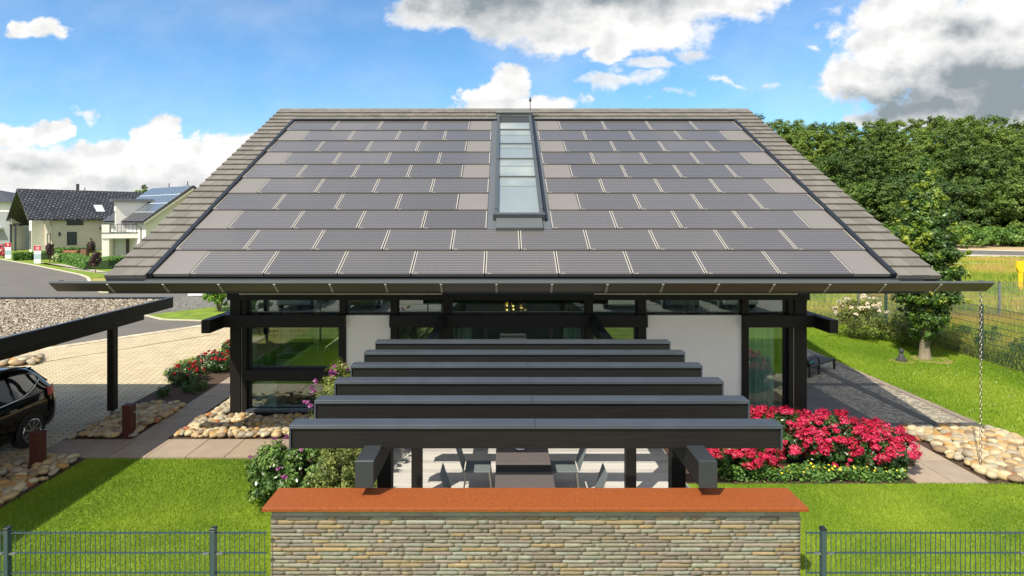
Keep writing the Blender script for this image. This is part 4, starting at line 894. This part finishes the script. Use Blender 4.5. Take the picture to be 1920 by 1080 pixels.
for i, (x, y, r_, h, lab) in enumerate(((-9.2, 17.3, .42, .50, 'red rose bush at the front end of the driveway flower bed'), (-9.0, 18.6, .50, .60, 'red rose bush in the middle of the driveway flower bed'), (-8.85, 20.0, .55, .65, 'red rose bush nearest the left house corner'), (-8.9, 21.8, .6, .7, 'red rose bush farthest back in the driveway bed'))):
    E = empty('rose_bush', (x, y, 0), lab, 'rose bush', 'red rose bushes along the driveway'); ce = (x, y, h*.5); ra = (r_*1.15, r_*1.2, h*.5)
    foliage('foliage', rosegreen, [clumps(ce, ra, 90, 45, .12, .3, .4)], .06, E); stems('stems', x, y, r_*.6, h, 9, E)
    flowers('blooms', redp, (x, y, h*.55), (r_*1.05, r_*1.1, h*.6), 34, 30, .05, .045, E, .1)
yl = mat('yellow_green_leaves', [(.10, .20, .02), (.22, .32, .04), (.38, .42, .06)], .5, attr='rnd', transl=.35)
for x, y, lab in ((-9.55, 18.0, 'low yellow green plant behind the front red roses'), (-9.45, 20.6, 'low yellow green plant along the driveway edge')):
    foliage('bed_plant', yl, [clumps((x, y, .25), (.3, .9, .3), 60, 45, .1, .3, .5)], .055, None, label=lab, cat='plant')
foliage('bed_plant', leafy, [clumps((-8.55, 16.6, .12), (.4, .45, .18), 35, 40, .09, .3, .6)], .05, None, label='small green plant on the bare soil beside the side path', cat='plant')
foliage('bed_plant', leafy, [clumps((-9.1, 16.0, .1), (.16, .16, .12), 22, 40, .08, .2, .6)], .05, None, label='tiny green plant on the bare soil near the river stones', cat='plant')
# yellow flowering ground cover in front of the roses
gc = mat('ground_cover_leaves', [(.03, .10, .02), (.07, .17, .03), (.13, .26, .05), (.2, .33, .07)], .5, attr='rnd', transl=.3)
P = scatter([(4.0, 10.78), (7.3, 10.78), (7.35, 11.15), (4.0, 11.2)], 2600); zz = rng.uniform(.03, .22, len(P)); foliage('ground_cover', gc, [(np.c_[P+rng.normal(0, .035, P.shape), zz*(.45+.9*patch(P, 5, 4))], rng.normal(size=(len(P), 3))*.5+[0, -.2, 1], rng.uniform(0, 1, len(P)))], .06, None, .7, label='low green ground cover with yellow flowers in front of the pink roses', cat='ground cover', kind='stuff')
P = scatter([(4.6, 10.78), (7.3, 10.78), (7.35, 11.1), (4.6, 11.1)], 60); foliage('yellow_flowers', mat('yellow_petals', [(.6, .45, .01), (.8, .7, .05)], .5, attr='rnd'), [(np.c_[P, rng.uniform(.16, .24, len(P))], rng.normal(size=(len(P), 3))*.3+[0, -.4, 1], rng.uniform(0, 1, len(P)))], .05, None, 1.0, label='small yellow flowers dotted over the ground cover', cat='flowers', kind='stuff')
# clematis and shrub left of the terrace
E = empty('leafy_shrub', (-3.6, 10.3, 0), 'dense dark green shrub with a few purple flowers left of the pergola', 'shrub')
shr = mat('glossy_shrub_leaves', [(.015, .045, .010), (.045, .10, .018), (.10, .19, .035), (.22, .32, .08)], .32, attr='rnd', transl=.22)
foliage('foliage', shr, [clumps((-3.45, 10.25, .42), (.85, .75, .50), 230, 60, .12, .4, .4), clumps((-4.1, 10.7, .35), (.45, .5, .35), 80, 40, .12, .4, .4)], .075, E, .5); stems('stems', -3.5, 10.3, .6, .7, 12, E)
flowers('blooms', purple, (-3.7, 10.4, .5), (.85, .75, .48), 14, 14, .04, .05, E, .1)
E = empty('climbing_plant', (-2.75, 10.6, 0), 'twining climber with yellow green leaves and purple flowers at the left pergola side', 'climber')
olive = mat('climber_leaves', [(.04, .06, .012), (.10, .14, .025), (.20, .24, .05), (.33, .34, .10)], .55, attr='rnd', transl=.3)
foliage('foliage', olive, [clumps((-2.55, 9.5, .5), (.52, .35, .8), 150, 55, .12, .3, .3), clumps((-2.95, 11.0, 1.05), (.45, .95, .95), 260, 55, .12, .35, .3), clumps((-3.2, 11.6, 1.4), (.35, .7, .6), 90, 50, .1, .35, .3)], .05, E, .6)
stems('stems', -2.6, 9.7, .4, 1.1, 26, E, bark, .006)
flowers('blooms', purple, (-3.05, 11.0, 1.1), (.55, 1.0, .95), 46, 20, .045, .045, E, -.2)
# bush by the left rear corner and the young street tree
E = empty('tub_plant', (-11.0, 24.5, 0), 'slim climbing plant in a dark tub behind the left house corner', 'plant'); MB().lathe([(.001, 0), (.16, 0), (.2, .5), (.18, .5), (.001, .45)], -11.0, 24.5, 0, 16).obj('tub', darkmetal, E)
foliage('foliage', leafy, [clumps((-11.0, 24.5, 1.2), (.22, .22, .7), 40, 40, .1, .3, .4)], .07, E)
E = empty('young_tree', (*G(411, 583), 0), 'young bright green bushy tree on the small street lawn', 'tree'); x, y = G(411, 583)
ylt = mat('bright_young_leaves', [(.05, .13, .015), (.12, .26, .025), (.25, .42, .05), (.38, .52, .10)], .5, attr='rnd', transl=.4)
foliage('crown', ylt, [clumps((x, y, 1.25), (.95, .95, .85), 110, 50, .22, .35, .4)], .13, E); stems('trunk', x, y, .5, 1.2, 8, E, bark, .03)

# ================================================================= SMALL TREE ON THE LAWN, WHITE BUSH, GARDEN ORNAMENT
tx, ty_ = 14.25, 20.2
E = empty('hornbeam_tree', (tx, ty_, 0), 'small columnar tree with dark green leaves and a yellow top on the right lawn', 'tree')
trn = MB(); trn.tube([(tx, ty_, 0), (tx, ty_, .10), (tx-.01, ty_, .5), (tx, ty_, .8)], [.24, .18, .14, .16], 14)
for k in range(9): a = k*.7; trn.tube([(tx, ty_, .55), (tx+.3*math.cos(a), ty_+.3*math.sin(a), 1.5), (tx+.55*math.cos(a), ty_+.55*math.sin(a), 3.2)], [.09, .05, .02], 6)
trn.tube([(tx, ty_, .6), (tx+.05, ty_, 3), (tx, ty_, 6)], [.15, .08, .02], 6)
trn.obj('trunk', mat('pale_bark', (.26, .22, .15), .9, col2=(.14, .12, .09), vscale=9, bump=.5, bscale=20, stretch=(1, 1, .25)), E, smooth=True)
hb = mat('hornbeam_leaves', [(.018, .050, .010), (.038, .09, .014), (.08, .16, .02), (.18, .28, .035)], .38, attr='rnd', transl=.2)
hy = mat('hornbeam_young_leaves', [(.10, .20, .02), (.26, .36, .04), (.48, .50, .06)], .45, attr='rnd', transl=.4)
def cr(z, r): return [(tx, ty_, z), (r, r, .55)]
sets = []
for z, r_, n in ((1.05, .45, 55), (1.5, .78, 110), (2.2, 1.16, 150), (2.9, 1.24, 190), (3.6, 1.18, 180), (4.2, 1.05, 150), (4.8, .85, 120), (5.4, .6, 80), (5.9, .36, 40), (6.3, .2, 18)): sets.append(clumps((tx, ty_, z), (r_*.80, r_*.80, .45), n, 42, .15, .55, .3))
foliage('crown', hb, sets, .105, E, .6)
foliage('young_leaves', hy, [clumps((tx, ty_, 5.2), (.55, .55, .9), 90, 38, .13, .75, .4), clumps((tx+.05, ty_, 6.1), (.25, .25, .55), 30, 30, .12, .5, .4), clumps((tx+.85, ty_-.2, 3.9), (.5, .35, .5), 34, 34, .13, .4, .4), clumps((tx-.75, ty_-.5, 4.2), (.45, .45, .6), 26, 30, .12, .5, .4), clumps((tx, ty_, 3.4), (1.2, 1.2, 1.8), 60, 16, .12, .95, .4)], .10, E, .6)
MB().lathe([(.30, .012), (.55, .022), (.62, .004)], tx+.15, ty_-.1, 0, 24).obj('tree_pit', mat('wood_chip_ring', (.35, .24, .12), .95, var=.3, vscale=15, bump=1, bscale=60), label='ring of tan wood chips round the foot of the small tree', cat='mulch ring')
E = empty('white_flower_bush', (13.8, 23.6, 0), 'loose bush with creamy white flower heads behind the small tree', 'bush')
foliage('foliage', olive, [clumps((14.1, 23.4, .8), (.95, .8, .8), 90, 36, .22, .35, .3), clumps((15.2, 22.2, .6), (.8, 1.3, .6), 100, 40, .2, .35, .3)], .09, E, .55)
flowers('blooms', mat('cream_petals', [(.55, .45, .30), (.7, .62, .48), (.8, .76, .66)], .6, attr='rnd', transl=.2), (14.0, 23.4, 1.0), (.95, .8, .75), 30, 26, .11, .07, E, .0); stems('stems', 13.8, 23.7, 1.1, 1.7, 22, E)
x, y = G(1690, 677); E = empty('garden_ornament', (x, y, 0), 'small dark stone figure on a round base in the right lawn', 'ornament')
MB().lathe([(.001, 0), (.17, 0), (.17, .07), (.12, .09), (.001, .09)], x, y, .0, 16).obj('base', mat('dark_stone', (.05, .05, .055), .7, bump=.3), E)
MB().lathe([(.001, .09), (.10, .09), (.085, .2), (.05, .25), (.085, .32), (.07, .40), (.001, .43)], x, y, 0, 12).obj('figure', MATS['dark_stone'], E, smooth=True)
MB().lathe([(.2, .012), (.33, .016), (.38, .004)], x, y, 0, 20).obj('gravel_ring', MATS['wood_chip_ring'], E)
# yellow marker post
x, y = 32.2, 37.2; E = empty('yellow_marker_post', (x, y, 0), 'bright yellow pipeline marker post standing in the meadow', 'marker post')
yel = mat('yellow_paint', (.85, .52, .01), .5); MB().box(x-.13, x+.13, y-.06, y+.06, 0, 1.35).obj('shaft', yel, E, .02)
MB().add([(x-.13, y-.07, 1.35), (x+.13, y-.07, 1.35), (x+.26, y-.07, 1.62), (x-.26, y-.07, 1.62), (x-.26, y-.07, 2.05), (x+.26, y-.07, 2.05), (x-.13, y+.07, 1.35), (x+.13, y+.07, 1.35), (x+.26, y+.07, 1.62), (x-.26, y+.07, 1.62), (x-.26, y+.07, 2.05), (x+.26, y+.07, 2.05)],
         [(0, 1, 2, 3), (3, 2, 5, 4), (6, 9, 8, 7), (9, 10, 11, 8), (0, 3, 9, 6), (3, 4, 10, 9), (4, 5, 11, 10), (5, 2, 8, 11), (2, 1, 7, 8), (0, 6, 7, 1)]).obj('head_plate', yel, E, .01)

# ================================================================= WOOD ON THE RIGHT
wdg = mat('wood_leaves', [(.025, .060, .007), (.055, .11, .012), (.10, .175, .018), (.17, .25, .03)], .6, attr='rnd', transl=.25)
sets = []; bign = []
random.seed(11)
def wood_tree(x, y, h, r):
    f = rng.uniform(-.3, .24)+(.16 if y > 120 else -.08); n = 78
    for zf, rf in ((.30, .95), (.55, 1.0), (.80, .78)):
        s = clumps((x, y, h*zf), (r*rf, r*rf, h*.20), n, 62, r*.17, .7, .45, .75, .08, -.6); sets.append((s[0], s[1], np.clip(s[2]*.8+f+.1, 0, 1)))
for row, (yy, n) in enumerate(((104, 14), (114, 15), (126, 16), (138, 17), (150, 17))):
    for i in range(n):
        u = 1400+(2060-1400)*i/(n-1)+random.uniform(-18, 18); y = yy+random.uniform(-3, 3); x = (u-944)*y/1120
        vt = (340, 292, 250, 238, 232)[row]+random.uniform(-14, 14)
        if row >= 3: vt = 224+6*math.sin((u-1440)/70.0)+random.uniform(-4, 4)
        if row == 4: x += 2.6
        h = EYE+(407-vt)*y/1120; wood_tree(x, y, h, random.uniform(4.4, 5.8))
foliage('distant_wood', wdg, sets, .37, None, .75, label='dense green broadleaf wood rising beyond the country road', cat='wood', kind='stuff')
sets = []
for i in range(46):
    u = 1420+i*14+random.uniform(-6, 6); y = random.uniform(92, 101); x = (u-944)*y/1120; s = clumps((x, y, random.uniform(.6, 1.6)), (2.6, 2.0, random.uniform(1.2, 2.4)), 26, 22, .8, .5, .4, .7, .1, -.3); sets.append(s)
foliage('roadside_scrub', mat('scrub_leaves', [(.03, .09, .012), (.07, .16, .02), (.13, .25, .035), (.2, .3, .06)], .6, attr='rnd', transl=.3), sets, .5, None, .7, label='low green scrub between the wood and the country road', cat='scrub', kind='stuff')

# ================================================================= NEIGHBOUR HOUSES ON THE LEFT
siding = brick_mat('cream_siding', (.52, .475, .40), (.50, .455, .385), (.33, .29, .24), 60, .16, .018, off=0, bump=.5, var=.03, wall=True)
rfm = brick_mat('black_glazed_tiles', (.045, .045, .048), (.095, .095, .10), (.014, .014, .016), .42, .5, .09, bump=1.0, var=.25, rough=.35)
wdark = mat('dark_window', (.02, .03, .035), .08, coat=.8); w2 = mat('white_facade', (.74, .72, .68), .8, var=.04)
def local(E, ox, oy, ax):       # building frame: u along ax, w across (away from the viewer), z up
    a = Vector((ax[0], ax[1], 0)).normalized(); p = Vector((-a.y, a.x, 0))
    if p.y < 0: p = -p
    return Matrix(((a.x, p.x, 0, ox), (a.y, p.y, 0, oy), (0, 0, 1, 0), (0, 0, 0, 1)))
def part(name, m, E, M_, f, bev=0): mb = MB(); mb.xf = M_; f(mb); return mb.obj(name, m, E, bev)
# cream house: origin at the near corner of the long wall
E = empty('cream_sided_house', (-61, 80, 0), 'cream boarded house with a black glazed tile gable roof and deep porch', 'house')
Mx = Matrix(((.63, -.78, 0, -61.6), (.78, .63, 0, 81.5), (0, 0, 1, 0), (0, 0, 0, 1)))
part('wall', siding, E, Mx, lambda m: m.box(0, 12, 0, 9.6, 0, 4.95)); 
part('gable', siding, E, Mx, lambda m: m.add([(0, 0, 4.95), (0, 9.6, 4.95), (0, 4.8, 8.4), (.2, 0, 4.95), (.2, 9.6, 4.95), (.2, 4.8, 8.4)], [(0, 1, 2), (5, 4, 3), (0, 2, 5, 3), (2, 1, 4, 5)]))
part('porch_wall', w2, E, Mx, lambda m: m.box(-1.4, -.02, 3.6, 4.9, 0, 6.8))
rf_ = part('roof', rfm, E, Mx, lambda m: m.add([(-2.8, -.7, 4.55), (12.9, -.7, 4.55), (12.9, 4.8, 8.75), (-2.8, 4.8, 8.75), (-2.8, 11.2, 3.9), (12.9, 11.2, 3.9)], [(0, 1, 2, 3), (3, 2, 5, 4)]).add([(-2.8, -.7, 4.35), (12.9, -.7, 4.35), (12.9, 4.8, 8.5), (-2.8, 4.8, 8.5), (-2.8, 11.2, 3.7), (12.9, 11.2, 3.7)], [(3, 2, 1, 0), (4, 5, 2, 3)]).add([(-2.8, -.7, 4.35), (-2.8, -.7, 4.55), (-2.8, 4.8, 8.75), (-2.8, 4.8, 8.5), (-2.8, 11.2, 3.9), (-2.8, 11.2, 3.7)], [(0, 1, 2, 3), (3, 2, 4, 5)]).add([(-2.8, -.7, 4.35), (-2.8, -.7, 4.55), (12.9, -.7, 4.55), (12.9, -.7, 4.35)], [(0, 1, 2, 3)]))
part('chimney', mat('dark_chimney', (.05, .05, .05), .6), rf_, Mx, lambda m: m.tube([(4.4, 5.2, 8.3), (4.4, 5.2, 9.7)], .2, 10).tube([(5.3, 5.2, 8.3), (5.3, 5.2, 9.2)], .06, 6))
def on_slope(u0, u1, w0, w1, t=.05): s = (8.75-4.55)/5.5; return [(u0, w0, 4.55+s*(w0+.7)+t), (u1, w0, 4.55+s*(w0+.7)+t), (u1, w1, 4.55+s*(w1+.7)+t), (u0, w1, 4.55+s*(w1+.7)+t)]
part('roof_window', mat('pale_roof_window', (.5, .55, .55), .2), rf_, Mx, lambda m: m.add(on_slope(5.4, 6.5, .6, 1.9), [(0, 1, 2, 3)]))
for u0, u1, z0, z1 in ((1.7, 3.6, 3.75, 4.7), (1.7, 2.85, 1.0, 2.75)):
    w = part('window', darkmetal, E, Mx, lambda m: m.box(u0, u1, -.04, .1, z0, z1)); part('pane', wdark, w, Mx, lambda m: m.box(u0+.12, u1-.12, -.06, -.03, z0+.12, z1-.12)); part('sill', darkmetal, w, Mx, lambda m: m.box(u0-.08, u1+.08, -.12, -.041, z0-.07, z0))
part('wall_lamp', darkmetal, E, Mx, lambda m: m.box(.75, .95, -.14, -.0, 2.2, 2.7))
for w0, w1, z0, z1 in ((.5, 1.0, .9, 2.6), (1.7, 2.2, .9, 2.6), (.3, .8, 3.6, 4.6)): part('window', wdark, E, Mx, lambda m: m.box(-.05, .0, w0, w1, z0, z1))
for w0, w1 in ((3.8, 4.1), (4.4, 4.7)): part('window', wdark, E, Mx, lambda m: m.box(-1.45, -1.401, w0, w1, .3, 2.9))
part('porch_beam', wood, E, Mx, lambda m: m.box(-2.6, -.01, 7.0, 7.2, 3.6, 3.9).box(-2.5, -2.3, 5.0, 10.4, 3.55, 3.8))
for w0 in (7.4, 9.8): part('porch_post', mat('porch_post_grey', (.08, .09, .12), .5), E, Mx, lambda m: m.box(-2.5, -2.25, w0, w0+.22, 0, 3.6))
# small balcony scaffold at its right end
part('side_balcony', darkmetal, E, Mx, lambda m: m.box(5.6, 7.2, -1.1, -.05, 3.1, 3.3)); part('balcony_board', mat('yellow_board', (.6, .5, .03), .6), E, Mx, lambda m: m.box(6.2, 8.0, -1.2, -.9, 2.0, 2.3))
# modern white house with solar roof
E = empty('white_modern_house', (-41, 68, 0), 'white modern house with a blue solar panel roof, square tower and roof terrace', 'house')
a_ = (-.78, .62); p_ = (.62, .78); Mw = Matrix(((a_[0], p_[0], 0, -37.6), (a_[1], p_[1], 0, 62.0), (0, 0, 1, 0), (0, 0, 0, 1)))
slope = (8.3-4.36)/5.2
part('wall', w2, E, Mw, lambda m: m.box(.5, 10.2, .6, 10.2, 0, 4.45)); part('gable', mat('pale_green_wall', (.62, .62, .50), .8), E, Mw, lambda m: m.add([(.45, .6, 4.4), (.45, 5.2, 7.95), (.45, 9.8, 4.4), (.6, .6, 4.4), (.6, 5.2, 7.95), (.6, 9.8, 4.4)], [(0, 1, 2), (3, 5, 4)]).box(.42, .5, .6, 10.2, 0, 4.4))
slate = mat('slate_roof', (.05, .053, .062), .6, var=.15, vscale=3)
rf_ = part('roof', slate, E, Mw, lambda m: m.add([(-.3, 0, 4.36), (11.2, 0, 4.36), (11.2, 5.2, 8.3), (-.3, 5.2, 8.3), (-.3, 10.4, 4.36), (11.2, 10.4, 4.36)], [(0, 1, 2, 3), (3, 2, 5, 4)]).add([(-.3, 0, 4.16), (11.2, 0, 4.16), (11.2, 5.2, 8.05), (-.3, 5.2, 8.05)], [(3, 2, 1, 0)]).add([(-.3, 0, 4.16), (-.3, 0, 4.36), (-.3, 5.2, 8.3), (-.3, 5.2, 8.05)], [(0, 1, 2, 3)]))
pv = mat('blue_solar_array', (.11, .135, .165), .25, coat=.25); pvf = mat('silver_array_frame', (.55, .6, .65), .4)
def sw(u, w, t=.05): return (u, w, 4.36+slope*w+t)
part('array_frame', pvf, rf_, Mw, lambda m: m.add([sw(-.1, 1.2), sw(10.8, 1.2), sw(10.8, 5.1), sw(-.1, 5.1)], [(0, 1, 2, 3)]))
for i in range(9):
    for j in range(3): u0 = -.1+i*1.211; w0 = 1.2+j*1.3; part('solar_panel', pv, rf_, Mw, lambda m: m.add([sw(u0+.05, w0+.05, .08), sw(u0+1.16, w0+.05, .08), sw(u0+1.16, w0+1.25, .08), sw(u0+.05, w0+1.25, .08)], [(0, 1, 2, 3)]))
part('roof_rods', darkmetal, rf_, Mw, lambda m: m.tube([(1.2, 5.2, 8.3), (1.2, 5.2, 8.8)], .05, 5).tube([(6, 5.2, 8.3), (6, 5.2, 8.75)], .05, 5))
part('bargeboard', mat('cream_bargeboard', (.6, .58, .48), .7), E, Mw, lambda m: m.add([(-.34, .1, 4.0), (-.34, .1, 4.2), (-.34, 5.2, 8.05), (-.34, 5.2, 7.8)], [(0, 1, 2, 3)]))
# tower and entrance block stand square to the street
Mt = Matrix(((.80, -.60, 0, -42.3), (.60, .80, 0, 65.2), (0, 0, 1, 0), (0, 0, 0, 1)))
part('tower', w2, E, Mt, lambda m: m.box(0, 3.0, 0, 2.6, 0, 6.5)); part('tower_roof', greymetal, E, Mt, lambda m: m.box(-.4, 3.6, -.4, 3.0, 6.502, 6.8))
for y0 in (.5, 1.4): part('window', wdark, E, Mt, lambda m: m.box(-.03, .02, y0, y0+.45, 3.3, 3.9)); part('wall_detail', greymetal, E, Mt, lambda m: m.box(-.04, .0, y0-.1, y0+.5, 5.35, 5.45).box(-.04, .0, y0+.5, y0+.56, 4.1, 5.35))
Me = Matrix(((.93, -.36, 0, -41.2), (.36, .93, 0, 63.4), (0, 0, 1, 0), (0, 0, 0, 1)))
part('entrance_canopy', w2, E, Me, lambda m: m.box(-1.2, 7.0, -.2, 3.5, 2.55, 3.1)); part('canopy_edge', greymetal, E, Me, lambda m: m.box(-1.25, 7.05, -.25, 3.6, 3.102, 3.17))
part('pillar', w2, E, Me, lambda m: m.box(-1.2, -.55, -.1, 3.4, 0, 2.55)); part('pillar', w2, E, Me, lambda m: m.box(2.1, 2.35, -.1, .2, 0, 2.55)); part('parapet', w2, E, Me, lambda m: m.box(-1.2, -.5, -.15, .2, 3.17, 4.0))
part('garage_wall', mat('pale_blue_white', (.60, .63, .66), .7), E, Me, lambda m: m.box(-.5, 7, 2.0, 2.2, 0, 2.55)); part('front_door', mat('brown_door', (.06, .04, .045), .6), E, Me, lambda m: m.box(.6, 1.2, 1.9, 1.99, 0, 2.4))
part('balcony_railing', darkmetal, E, Me, lambda m: [m.box(-.5+i*.35, -.47+i*.35, -.1, -.06, 3.17, 4.0) for i in range(13)] and m.box(-.5, 4.1, -.11, -.05, 4.0, 4.06))
part('downpipe', steel, E, Mw, lambda m: m.tube([(1.5, -.1, 4.3), (1.5, .5, 3.6), (1.5, .5, .5)], .07, 6))
# leftmost white house
E = empty('white_corner_house', (-74, 86, 0), 'white house with a low dark hip roof at the left edge behind the cream house', 'house')
x0, x1, y0, y1 = -88, -70.8, 86, 98
box('wall', w2, x0, x1, y0, y1, 0, 7.0, E); MB().add([(x0-.8, y0-.8, 7.0), (x1+.8, y0-.8, 7.0), (x1+.8, y1+.8, 7.0), (x0-.8, y1+.8, 7.0), (-80, 92, 9.0), (-78, 92, 9.0)], [(0, 1, 5, 4), (1, 2, 5), (2, 3, 4, 5), (3, 0, 4)]).obj('roof', slate, E)
box('recess', mat('grey_recess', (.28, .30, .32), .7), -72.6, -70.9, 85.93, 85.999, .2, 5.6, E); box('window', wdark, -73.6, -72.9, 85.95, 85.999, .5, 5.4, E); box('column', mat('mauve_column', (.5, .36, .46), .6), -74.4, -74.1, 85.5, 85.8, 0, 5.8, E); box('balcony', w2, -76, -72, 84.9, 85.92, 3.0, 3.3, E)
# far trees behind the white modern house
E = empty('distant_tree', (-89, 150, 0), 'dark green tree top showing between the two house roofs', 'tree')
foliage('crown', wdg, [clumps((-89, 150, 9.2), (5, 4, 3), 40, 30, .9, .5, .4), clumps((-96, 152, 7.5), (3, 3, 2.5), 20, 30, .9, .5, .4)], .9, E, .7); MB().tube([(-89, 150, 0), (-89, 150, 9)], .4, 8).obj('trunk', bark, E)
# info boards
signred = mat('sign_red', (.42, .02, .035), .5); signw = mat('sign_white', (.72, .74, .76), .5); signb = mat('sign_picture', (.10, .28, .36), .5, col2=(.5, .55, .55), vscale=5)
def board(u, v, num, lab, h=1.85, w=.72):
    x, y = G(u, v); E = empty('info_board', (x, y, 0), lab, 'sign'); box('panel', signw, x-w/2, x+w/2, y, y+.06, 0, h, E, .01)
    box('number_field', signred, x-w/2+.01, x+w/2-.01, y-.008, y-.002, h-.52, h-.01, E); box('picture_field', signb, x-w/2+.03, x+w/2-.03, y-.008, y-.002, .45, .98, E); box('text_line', signb, x-w/2+.06, x+w/2-.1, y-.008, y-.002, 1.12, 1.17, E)
    cu = bpy.data.curves.new('t', 'FONT'); cu.body = num; cu.size = .44; cu.align_x = 'CENTER'; cu.extrude = .003; to = bpy.data.objects.new('t', cu); COL.objects.link(to); bpy.context.view_layer.update()
    me = bpy.data.meshes.new_from_object(to); COL.objects.unlink(to); bpy.data.objects.remove(to); me.name = 'number'; me.materials.clear(); me.materials.append(mat('number_white', (.8, .8, .8), .5))
    for vv in me.vertices: vv.co = (vv.co.x, vv.co.z*1.0, vv.co.y)
    o = bpy.data.objects.new('number', me); link(o, E, (x, y-.013, h-.42))
board(70, 494, '10', 'white information board with a red field numbered 10 beside the street'); board(15, 485, '9', 'white information board with a red field numbered 9 nearest the left edge')
# purple leaved saplings
pl = mat('purple_leaves', [(.025, .010, .014), (.06, .025, .03), (.11, .05, .05)], .6, attr='rnd', transl=.2)
for u, v, vt, lab in ((93, 494, 455, 'purple leaved sapling right of the board numbered 10'), (171, 482, 449, 'purple leaved sapling in front of the white modern house'), (179, 512, 470, 'purple leaved sapling nearest the street corner')):
    x, y = G(u, v); h = (v-vt)*y/1120; E = empty('purple_sapling', (x, y, 0), lab, 'tree', 'purple leaved saplings by the street')
    foliage('crown', pl, [clumps((x, y, h*.64), (.42, .42, h*.36), 60, 30, .17, .3, .3)], .14, E); MB().tube([(x, y, 0), (x, y, h*.6)], .035, 6).obj('trunk', bark, E)
# hedges
hg = mat('hedge_leaves', [(.03, .09, .012), (.06, .16, .02), (.11, .25, .03), (.18, .33, .05)], .6, attr='rnd', transl=.25)
def hedge(p, q, w, h, lab, m=hg):
    p = Vector(p); q = Vector(q); L_ = (q-p).length; n = int(L_*w*h*160*1.2)+900; d = (q-p)/L_; nn = Vector((-d.y, d.x)); t = rng.uniform(0, L_, n); s = rng.uniform(-.5, .5, n)*w; z = rng.uniform(0.05, 1, n)
    f = rng.integers(0, 3, n); s = np.where(f == 0, -np.sign(nn.y)*w*.5, s)+rng.normal(0, .05, n); z = np.where(f == 1, 1, z)*h+rng.normal(0, .05, n); z = np.clip(z, .03, None)
    P = np.c_[p.x+d.x*t+nn.x*s, p.y+d.y*t+nn.y*s, z]; N_ = rng.normal(size=(n, 3))*.6+[0, -.4, .6]
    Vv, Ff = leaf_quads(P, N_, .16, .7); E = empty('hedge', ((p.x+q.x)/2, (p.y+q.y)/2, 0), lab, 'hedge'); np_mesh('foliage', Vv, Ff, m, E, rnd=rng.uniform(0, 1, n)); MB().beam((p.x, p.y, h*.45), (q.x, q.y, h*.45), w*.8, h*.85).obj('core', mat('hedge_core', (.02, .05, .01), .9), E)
hedge(G(26, 488), G(62, 487), 1.4, .8, 'low clipped hedge between the two information boards'); hedge(G(78, 487), G(108, 481), 1.4, .8, 'low clipped hedge behind the board numbered 10')
hedge(G(118, 488), G(178, 505), 1.6, .8, 'long bright green hedge sloping along the footpath'); hedge(G(190, 505), G(222, 498), 1.4, .9, 'bright green hedge in front of the white modern house entrance')
hedge(G(95, 476), G(178, 474), 1.2, .7, 'thin hedge at the foot of the cream house wall')
x, y = G(106, 491); foliage('white_hydrangea', mat('hydrangea_mix', [(.10, .22, .03), (.35, .45, .15), (.75, .78, .55)], .6, attr='rnd'), [clumps((x, y, .45), (.55, .5, .45), 50, 30, .14, .4, .4)], .12, None, .7, label='white green flowering bush left of the long hedge', cat='bush')
x, y = G(6, 483); foliage('pink_flower_bush', mat('pink_bush_mix', [(.05, .12, .02), (.6, .05, .12), (.7, .12, .2)], .6, attr='rnd'), [clumps((x-.3, y, .8), (.9, .7, .8), 60, 30, .18, .4, .4)], .14, None, .8, label='pink flowering bush at the far left edge of the street', cat='bush')
x, y = G(130, 481); E = empty('rusty_trough', (x, y, 0), 'long rusty planter trough in front of the cream house', 'planter'); MB().tube([(x-1.5, y, .45), (x+1.3, y-.3, .45)], .33, 12).obj('trough', mat('rust_brown', (.22, .07, .03), .8, var=.2), E); MB().box(x-1.2, x-1.0, y-.3, y+.3, 0, .3).box(x+.8, x+1.0, y-.5, y+.1, 0, .3).obj('foot', darkmetal, E)
x, y = G(156, 482); E = empty('timber_bin', (x, y, 0), 'brown timber box beside the rusty trough', 'box'); box('body', mat('brown_timber', (.16, .09, .05), .8, var=.2), x-.35, x+.35, y, y+.6, 0, 1.0, E); box('lid', darkmetal, x-.38, x+.38, y-.03, y+.63, 1.002, 1.08, E)
# white post sign near the gravel yard
x, y = G(380, 556); E = empty('white_notice', (x, y, 0), 'low white board at the edge of the grey gravel yard', 'sign'); box('panel', signw, x-.9, x+.9, y, y+.08, .05, .75, E); box('foot', steel, x-.7, x-.6, y+.0, y+.07, 0, .05, E); box('foot', steel, x+.6, x+.7, y, y+.07, 0, .05, E)
# shrubs behind the viewpoint, seen only as reflections
for i, x in enumerate((-13.5, -11.2)):
    foliage('garden_shrub', leafy, [clumps((x, 3.0, .9), (1.0, .9, .9), 90, 40, .2, .4, .4)], .11, None, label=('wide' if i else 'tall')+' green shrub beyond the front fence, mirrored in the left window', cat='shrub')
